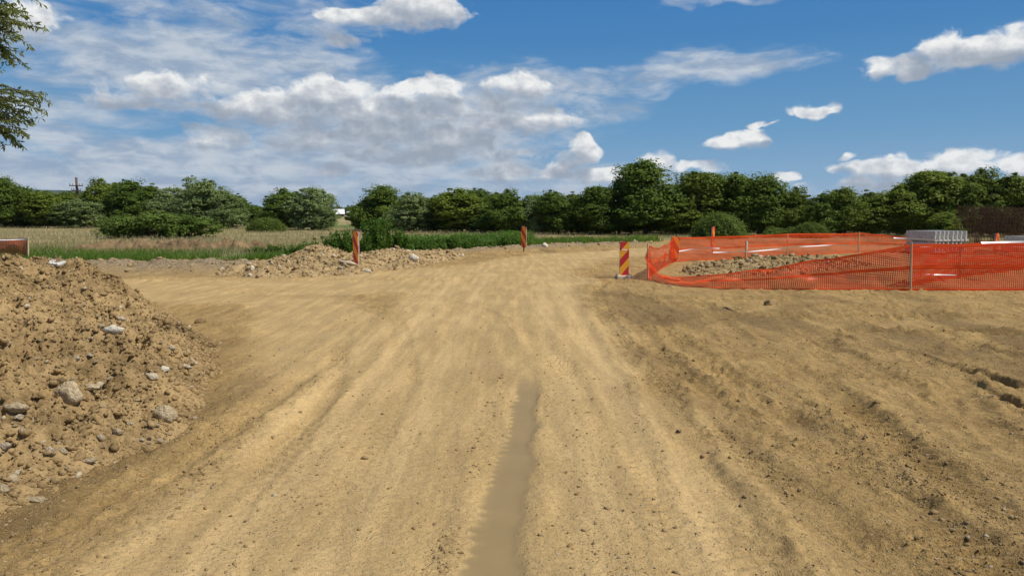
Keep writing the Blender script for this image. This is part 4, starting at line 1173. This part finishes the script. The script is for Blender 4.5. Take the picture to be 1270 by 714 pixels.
# ------------------------------------------------------------------ netting
def net_surface(stations, sag=.0, ripple=.05, seed=0):
    """stations: (bottom Vector, top Vector); returns S(s, t) in metres along / 0..1 up"""
    B = np.array([list(a) for a, b in stations]); Tp = np.array([list(b) for a, b in stations])
    L = np.concatenate([[0], np.cumsum(np.linalg.norm(np.diff(B[:, :2], axis=0), axis=1))])
    tang = np.gradient(B[:, :2], axis=0); tang /= np.linalg.norm(tang, axis=1)[:, None] + 1e-9
    def S(s, t):
        b = np.stack([np.interp(s, L, B[:, i]) for i in range(3)], -1); tp = np.stack([np.interp(s, L, Tp[:, i]) for i in range(3)], -1)
        tx, ty = np.interp(s, L, tang[:, 0]), np.interp(s, L, tang[:, 1])
        p = b + (tp - b) * np.asarray(t)[..., None]
        hgt = np.linalg.norm(tp - b, axis=-1)
        slack = np.clip(1.15 - hgt, .08, .7)
        off = ripple * fbm(s * 1.3, np.asarray(t) * 1.6, 3, seed) * (.5 + 2.2 * slack) * np.sin(np.clip(t, 0, 1) * math.pi * .92 + .1)
        p[..., 0] += -ty * off; p[..., 1] += tx * off
        p[..., 2] += .035 * fbm(s * .9, s * 0 + 2, 2, seed + 3) * t * (.3 + slack) + .05 * slack * fbm(s * 1.9, np.asarray(t) * 2.6, 2, seed + 5) * t
        return p
    return S, L[-1]
def ribbons(S, length, lines, seg, along):
    """lines: (position, half width); along='s' runs lengthwise"""
    Vs, Fs, base = [], [], 0
    for (pos, hw) in lines:
        q = np.linspace(0, length if along == 's' else 1, seg + 1)
        if along == 's': a, b = S(q, np.full(seg + 1, pos - hw)), S(q, np.full(seg + 1, pos + hw))
        else: a, b = S(np.full(seg + 1, pos - hw), q), S(np.full(seg + 1, pos + hw), q)
        Vs += [a, b]
        i = np.arange(seg)
        Fs.append(np.stack([i, i + 1, i + seg + 2, i + seg + 1], 1) + base); base += 2 * (seg + 1)
    return np.concatenate(Vs), np.concatenate(Fs)
def net_fence(name, stations, stakes, label, bands, cell=.062, rows=15, strand=.011, seed=0, tapes=(), ripple=.05, mats=(M_NET, M_NETBAND), cat='safety net'):
    o = empty(name, (stations[0][0].x, stations[0][0].y, 0), 0, label, cat, 'plastic safety nets')
    org = np.array([stations[0][0].x, stations[0][0].y, 0])
    S, L = net_surface(stations, 0, ripple, seed)
    V1, F1 = ribbons(S, L, [(s, strand / 2) for s in np.arange(0, L, cell)], 14, 't')
    V2, F2 = ribbons(S, L, [(t, strand / 2 / 1.0) for t in np.linspace(.03, .97, rows)], int(L / .12), 's')
    mesh_np('net', np.concatenate([V1, V2]) - org, np.concatenate([F1, F2 + len(V1)]), mats[0], o)
    for (t, hw) in bands:
        v, f = ribbons(S, L, [(t, hw)], int(L / .1), 's')
        v = v - org; v[:, 1] -= .004
        mesh_np('band', v, f, mats[1], o)
    for pts, w in tapes:
        a = np.array([list(q) for q in pts]); ll = np.concatenate([[0], np.cumsum(np.linalg.norm(np.diff(a, axis=0), axis=1))])
        q = np.linspace(0, ll[-1], 40)
        c = np.stack([np.interp(q, ll, a[:, i]) for i in range(3)], 1) - org
        tw = np.sin(q * 2.3 + seed) * .8
        d = np.stack([np.zeros(40), np.sin(tw) * w, np.cos(tw) * w], 1)
        c[:, 1] -= .03
        i = np.arange(39)
        mesh_np('warning_tape', np.concatenate([c - d, c + d]), np.stack([i, i + 1, i + 41, i + 40], 1), M_TAPE, o)
    for (b, t, r) in stakes:
        st = MB().tube([tuple(b - Vector(org) - Vector((0, .05, .15))), tuple(t - Vector(org) - Vector((0, .05, 0)))], [r, r * .9], 6).build('stake', M_WOOD, o)
    return o
def stn(u, vb, vt, lean=0.0):
    b = flat(u, vb); b.z = float(G(b.x, b.y)) + .01
    t = at(u, vt, b.y + lean); t.x = b.x
    return b, t
bands = [(.975, .03), (.5, .03), (.02, .025)]
front = [stn(803, 347, 304), stn(808, 348.5, 322), stn(815, 350.5, 338), stn(832, 354, 343), stn(860, 357, 343), stn(900, 359.5, 337.5), stn(960, 360.5, 331), stn(1030, 361, 321), stn(1080, 361.5, 312), stn(1128, 361.5, 303), stn(1180, 361, 302.5), stn(1218, 361, 300.5), stn(1262, 361, 300), stn(1330, 361, 299), stn(1420, 361, 300)]
fs = [(front[0][0], at(803, 301, front[0][0].y), .022), (front[9][0], at(1129, 300, front[9][0].y), .022), (front[13][0], at(1330, 297, front[13][0].y), .022)]
yf = front[10][0].y - .03
net_fence('safety_net', front, fs, 'bright orange plastic net fence slumping to the ground at its left, nearest to the road', bands, seed=1, ripple=.10, cell=.043, rows=23, strand=.019,
          tapes=[([at(1216, 301, yf), at(1240, 300.3, yf), at(1275, 299.6, yf), at(1330, 299, yf)], .022), ([at(1132, 342, yf), at(1150, 340, yf), at(1185, 341, yf)], .01)])
left = [stn(803, 347, 303), stn(809, 342, 307), stn(816, 337, 307), stn(826, 331, 304), stn(837, 325, 293)]
net_fence('safety_net', left, [], 'short sagging orange net joining the slumped front net to the leaning marker', bands, seed=11, ripple=.12, cell=.042, rows=20, strand=.018)
back = [stn(837, 325, 294), stn(860, 323.5, 294.5), stn(890, 322, 293.5), stn(925, 320, 292), stn(976, 317.5, 290), stn(1020, 316, 289.5), stn(1065, 314, 289), stn(1090, 313.5, 291), stn(1120, 313, 293), stn(1165, 312, 296.5)]
bs = [(back[3][0], at(925, 299, back[3][0].y), .028), (back[4][0], at(976, 290, back[4][0].y), .022), (back[6][0], at(1065, 287.5, back[6][0].y), .022)]
yb = 27.0
net_fence('safety_net', back, bs, 'orange net fence along the back of the enclosure, held by three wooden stakes', bands, seed=21, cell=.048, rows=19, strand=.02, ripple=.08,
          tapes=[([at(842, 311.5, 25.5), at(856, 309, 25.8), at(876, 307.5, 26.3), at(892, 308, 26.5)], .018),
                 ([at(884, 313, 26), at(930, 312, 26.8), at(962, 309, 27.5), at(990, 306, 28), at(1035, 303.5, 29), at(1050, 304, 29.2)], .02),
                 ([at(1108, 295, 29.5), at(1135, 296, 29.5), at(1162, 297.5, 29.5)], .018)])
cross = [stn(1130, 356, 307), stn(1150, 352, 306), stn(1190, 345, 304), stn(1230, 339, 303), stn(1290, 331, 301), stn(1380, 327, 300)]
net_fence('safety_net', cross, [(cross[2][0], at(1190, 302, cross[2][0].y), .02), (cross[4][0], at(1290, 299, cross[4][0].y), .02)], 'second orange net running back to the right behind the front net', bands, seed=31, cell=.045, rows=20, strand=.02,
          tapes=[([at(1140, 306, cross[1][0].y - .3), at(1150, 305, cross[1][0].y), at(1165, 304.5, cross[2][0].y)], .03)])
old = [stn(-60, 321, 297), stn(-20, 321, 297.5), stn(10, 321, 297), stn(36, 321, 296)]
yo = old[2][0].y - .05
net_fence('safety_net', old, [(old[3][0], at(36, 294, old[3][0].y), .03)], 'faded red net with pale upper edge behind the soil heap at the left', [(.97, .03), (.03, .03)], cell=.06, strand=.034, rows=19, seed=41, mats=(M_OLDNET, M_OLDNET),
          tapes=[([at(-60, 297.5, yo), at(-20, 298, yo), at(10, 297.5, yo), at(36, 296.5, yo)], .022)])
p = back[3][0]
o = MB().box((0, -.035, .0), (.10, .004, .30), bev=.001).build('paper_notice', M_TAPE)
o.location = (p.x, p.y, at(925, 304, p.y).z); tag(o, 'small white notice fixed to the stake in the middle of the back netting', 'notice')

# ------------------------------------------------------------------ concrete pieces
def gutter_mesh():
    b = MB(); w, h, t, ln = .19, .42, .06, 1.5
    prof = [(0, 0), (w * .93, 0), (w * .93, t * 1.1), (t, t * 1.6), (t, h), (0, h)]
    b.prism(prof, -ln / 2, ln / 2, Matrix(((1, 0, 0, 0), (0, 0, 1, 0), (0, 1, 0, 0), (0, 0, 0, 1))))
    me = b.data('concrete_piece', M_CONC)
    return me
gm_ = gutter_mesh()
ctr = at(1168, 300, 31); rzc = R(17)
for tier in range(2):
    for k in range(8):
        o = bpy.data.objects.new('concrete_kerb', gm_); COL.objects.link(o)
        lx, ly = -.78 + k * .225 + rng.normal(0, .008), rng.normal(0, .02)
        o.location = (ctr.x + lx * math.cos(rzc) - ly * math.sin(rzc), 31 + .5 + lx * math.sin(rzc) + ly * math.cos(rzc), float(G(ctr.x, 31)) + .07 + tier * .46)
        o.rotation_euler = (0, 0, rzc)
        pos = ['first', 'second', 'third', 'fourth', 'fifth', 'sixth', 'seventh', 'last'][k]
        tag(o, f'L shaped grey concrete kerb piece, {pos} from the left in the {"upper" if tier else "lower"} layer of the stack', 'kerb piece', 'stacked concrete kerb pieces')
for k in range(2):
    for s in (0, 1):
        ly = (-.45, .45)[k]
        o = MB().box((0, 0, 0), (1.75, .09, .05) if s == 0 else (1.72, .08, .036), bev=.004).build('timber_batten', M_WOOD)
        o.location = (ctr.x + .04 * math.cos(rzc) - ly * math.sin(rzc), 31.5 + .04 * math.sin(rzc) + ly * math.cos(rzc), float(G(ctr.x, 31)) + (.04 if s == 0 else .51)); o.rotation_euler = (0, 0, rzc)
        tag(o, f'timber batten {"under the stack" if s == 0 else "between the two layers"} of concrete pieces, {"front" if k == 0 else "rear"} one', 'batten')
ctr2 = at(1272, 302, 33)
for k in range(4):
    o = bpy.data.objects.new('concrete_kerb', gm_); COL.objects.link(o)
    o.location = (ctr2.x - .3 + k * .22, 33, ctr2.z - .1); o.rotation_euler = (0, 0, R(12))
    tag(o, f'{["leftmost", "second", "third", "rightmost"][k]} of four concrete kerb pieces beside the mesh at the right edge', 'kerb piece', 'concrete kerb pieces at the right edge')
o = MB().box((0, 0, 0), (1.6, 1.2, 1.0), bev=.02).build('timber_crib', M_WOOD)
o.location = (ctr2.x + .1, 33, ctr2.z - .615); tag(o, 'low timber platform under the concrete pieces at the right edge', 'platform')

# ------------------------------------------------------------------ upright rusty reinforcement mesh
def mesh_panel():
    b = MB(); wd, hg = 2.4, 2.05
    for i in range(25): b.tube([(i * .1 - 1.2, 0, 0), (i * .1 - 1.2 + rng.normal(0, .012), rng.normal(0, .02), hg + rng.normal(0, .06))], .012, 5)
    for j in range(9): b.tube([(-1.22, .018, .12 + j * .23), (1.22, .018, .12 + j * .23)], .008, 5)
    return b.data('rebar_mesh', M_RUST)
pm = mesh_panel()
LBL = ['leftmost', 'second from left', 'middle', 'fourth from left', 'fifth from left', 'rear left', 'rear middle', 'rear right', 'rear far right']
for k, (u, Y) in enumerate([(1203, 41.5), (1232, 41.8), (1262, 41.3), (1300, 41.6), (1350, 41.8), (1215, 42.6), (1250, 42.8), (1283, 42.6), (1330, 42.8)]):
    p = at(u, 300, Y)
    o = bpy.data.objects.new('rebar_mesh', pm); COL.objects.link(o)
    o.location = (p.x, Y, float(G(p.x, Y)) - .02); o.rotation_euler = (rng.normal(.05, .03), 0, rng.normal(.1, .12)); o.scale = (1, 1, 1 + rng.normal(0, .03))
    tag(o, f'rusty steel mesh panel standing upright before the trees, {LBL[k]} of the row', 'steel mesh', 'rusty mesh panels before the trees')

# ------------------------------------------------------------------ utility poles
def pole(u, vt, Y, r, label, arms):
    t = at(u, vt, Y); o = empty('utility_pole', (t.x, Y, 0), .15, label, 'utility pole')
    MB().tube([(0, 0, -.3), (0, 0, t.z)], [r * 1.15, r * .8], 10).build('post', M_POLE, o, True)
    for (dz, hw) in arms:
        a = MB().box((0, -r - .03, t.z - dz), (hw * 2, .1, .12), bev=.01).build('crossarm', M_POLE, o)
        for s in (-1, -.55, .55, 1):
            MB().tube([(s * hw * .93, -r - .03, t.z - dz + .06), (s * hw * .93, -r - .03, t.z - dz + .16), (s * hw * .93, -r - .03, t.z - dz + .30)], [.03, .06, .045], 8).build('insulator', M_STEEL, a)
    return o
pole(94.5, 220, 95, .17, 'brown wooden utility pole with two crossarms rising above the trees at left', [(1.05, .8), (1.65, .58)])
pole(417.5, 251, 330, .16, 'thin distant pole with a crossarm behind the white roofed house', [(1.0, 1.1)])
pole(411.5, 246, 300, .15, 'thin distant pole at the left end of the white roof', [(.8, .5)])

# ------------------------------------------------------------------ far house
def house():
    Y = 330; c = at(419, 268, Y); w, d = 5.2, 5.0
    o = empty('house', (c.x, Y, 0), .28, 'far house with a bright white metal roof in the gap between the trees', 'house')
    z0, ze = 0, at(419, 265.2, Y).z; zr = at(419, 259.6, Y).z
    MB().box((0, 0, ze / 2), (w, d, ze), bev=.02).build('wall', M_WALL, o)
    b = MB()
    for (ya, yb_) in ((-d / 2 - .4, 0), (d / 2 + .4, 0)):
        pts = [Vector((-w / 2 - .3, ya, ze - .1)), Vector((w / 2 + .3, ya, ze - .1)), Vector((w / 2 + .3, yb_, zr)), Vector((-w / 2 - .3, yb_, zr))]
        v = [b.bm.verts.new(q) for q in pts] + [b.bm.verts.new(q + Vector((0, 0, .12))) for q in pts]
        for f in ((0, 3, 2, 1), (4, 5, 6, 7), (0, 1, 5, 4), (1, 2, 6, 5), (2, 3, 7, 6), (3, 0, 4, 7)): b.bm.faces.new([v[i] for i in f])
    b.build('roof', M_ROOF, o)
    b = MB()
    for s in (-1, 1):
        b.prism([(-d / 2, ze), (d / 2, ze), (0, zr - .05)], s * w / 2 - .06, s * w / 2 + .06, Matrix(((0, 0, 1, 0), (1, 0, 0, 0), (0, 1, 0, 0), (0, 0, 0, 1))))
    b.build('gable', M_WALL, o)
    for x in (-1.6, 1.4): MB().box((x, -d / 2 - .02, ze * .55), (.9, .08, ze * .5)).build('window', M_DARKWIN, o)
    MB().box((0, -d / 2 - .02, ze * .4), (.8, .08, ze * .75)).build('door', M_DARKWIN, o)
house()
for (u, v, l, nm) in ((436, 262.5, 2.6, 'far low shed with pale roof right of the white roofed house'),):
    p = at(u, 267, 345); z = at(u, v, 345).z
    o = empty('shed', (p.x, 345, 0), .2, nm, 'shed')
    MB().box((0, 0, z * .4), (4, 3, z * .8)).build('wall', M_WALL, o)
    MB().box((0, 0, z * .9), (4.6, 3.6, .25), Matrix.Rotation(.12, 3, 'X')).build('roof', M_CONC, o)

# ------------------------------------------------------------------ far wood and hills
Vs, Fs, Ts, base = [], [], [], 0
cv, cf, ct = crown(950, rand_lobes(951, 'broad'), 2600, .05, .14)
for i in range(150):
    u = rng.uniform(300, 640) if i < 90 else rng.uniform(-150, 1400); Y = rng.uniform(430, 560)
    h = (HC + (HOR - rng.uniform(254, 259)) * Y / FPX); w = h * rng.uniform(1.0, 1.6)
    p = at(u, 264, Y); a = rng.uniform(0, 6.28)
    v = cv * np.array([w, w, h]); v = np.stack([v[:, 0] * math.cos(a) - v[:, 1] * math.sin(a), v[:, 0] * math.sin(a) + v[:, 1] * math.cos(a), v[:, 2]], 1) + np.array([p.x, Y, 0])
    Vs.append(v); Fs.append(cf + base); Ts.append(ct); base += len(v)
o = mesh_np('far_wood', np.concatenate(Vs), np.concatenate(Fs), M_LEAF_D, attrs={'tint': np.concatenate(Ts)})
tag(o, 'dark distant wood closing the horizon behind the far house', 'wood', kind='stuff')
hx = np.linspace(-4200, 3600, 160); hy = np.linspace(3000, 4800, 40)
HX, HY = np.meshgrid(hx, hy)
prof = np.interp(HX, [-4200, -2900, -2300, -2020, -1850, -1700, -1300, -500, 3600], [90, 95, 112, 104, 84, 60, 34, 22, 16])
HZ = prof * np.exp(-((HY - 3500) / 420) ** 2) * (1 + .06 * fbm(HX / 160, HY / 160, 4, 400)) - 2
ii = np.arange(HX.size).reshape(HX.shape)
q = np.stack([ii[:-1, :-1], ii[:-1, 1:], ii[1:, 1:], ii[1:, :-1]], -1).reshape(-1, 4)
tag(mesh_np('hills', np.stack([HX.ravel(), HY.ravel(), HZ.ravel()], 1), q, M_HILL, smooth=True), kind='structure')

# ------------------------------------------------------------------ air
hm, HN = new_mat('thin summer haze')
pv = HN.n('ShaderNodeVolumePrincipled', {'Color': (.72, .82, 1.0, 1), 'Density': 0.00005, 'Anisotropy': .2})
ho = HN.n('ShaderNodeOutputMaterial'); HN.link(pv.outputs[0], ho.inputs['Volume'])
hz = MB().box((0, 0, 78), (10900, 10900, 164)).build('haze', hm)
tag(hz, 'thin bluish summer haze over the far trees and hills', 'haze', kind='stuff')
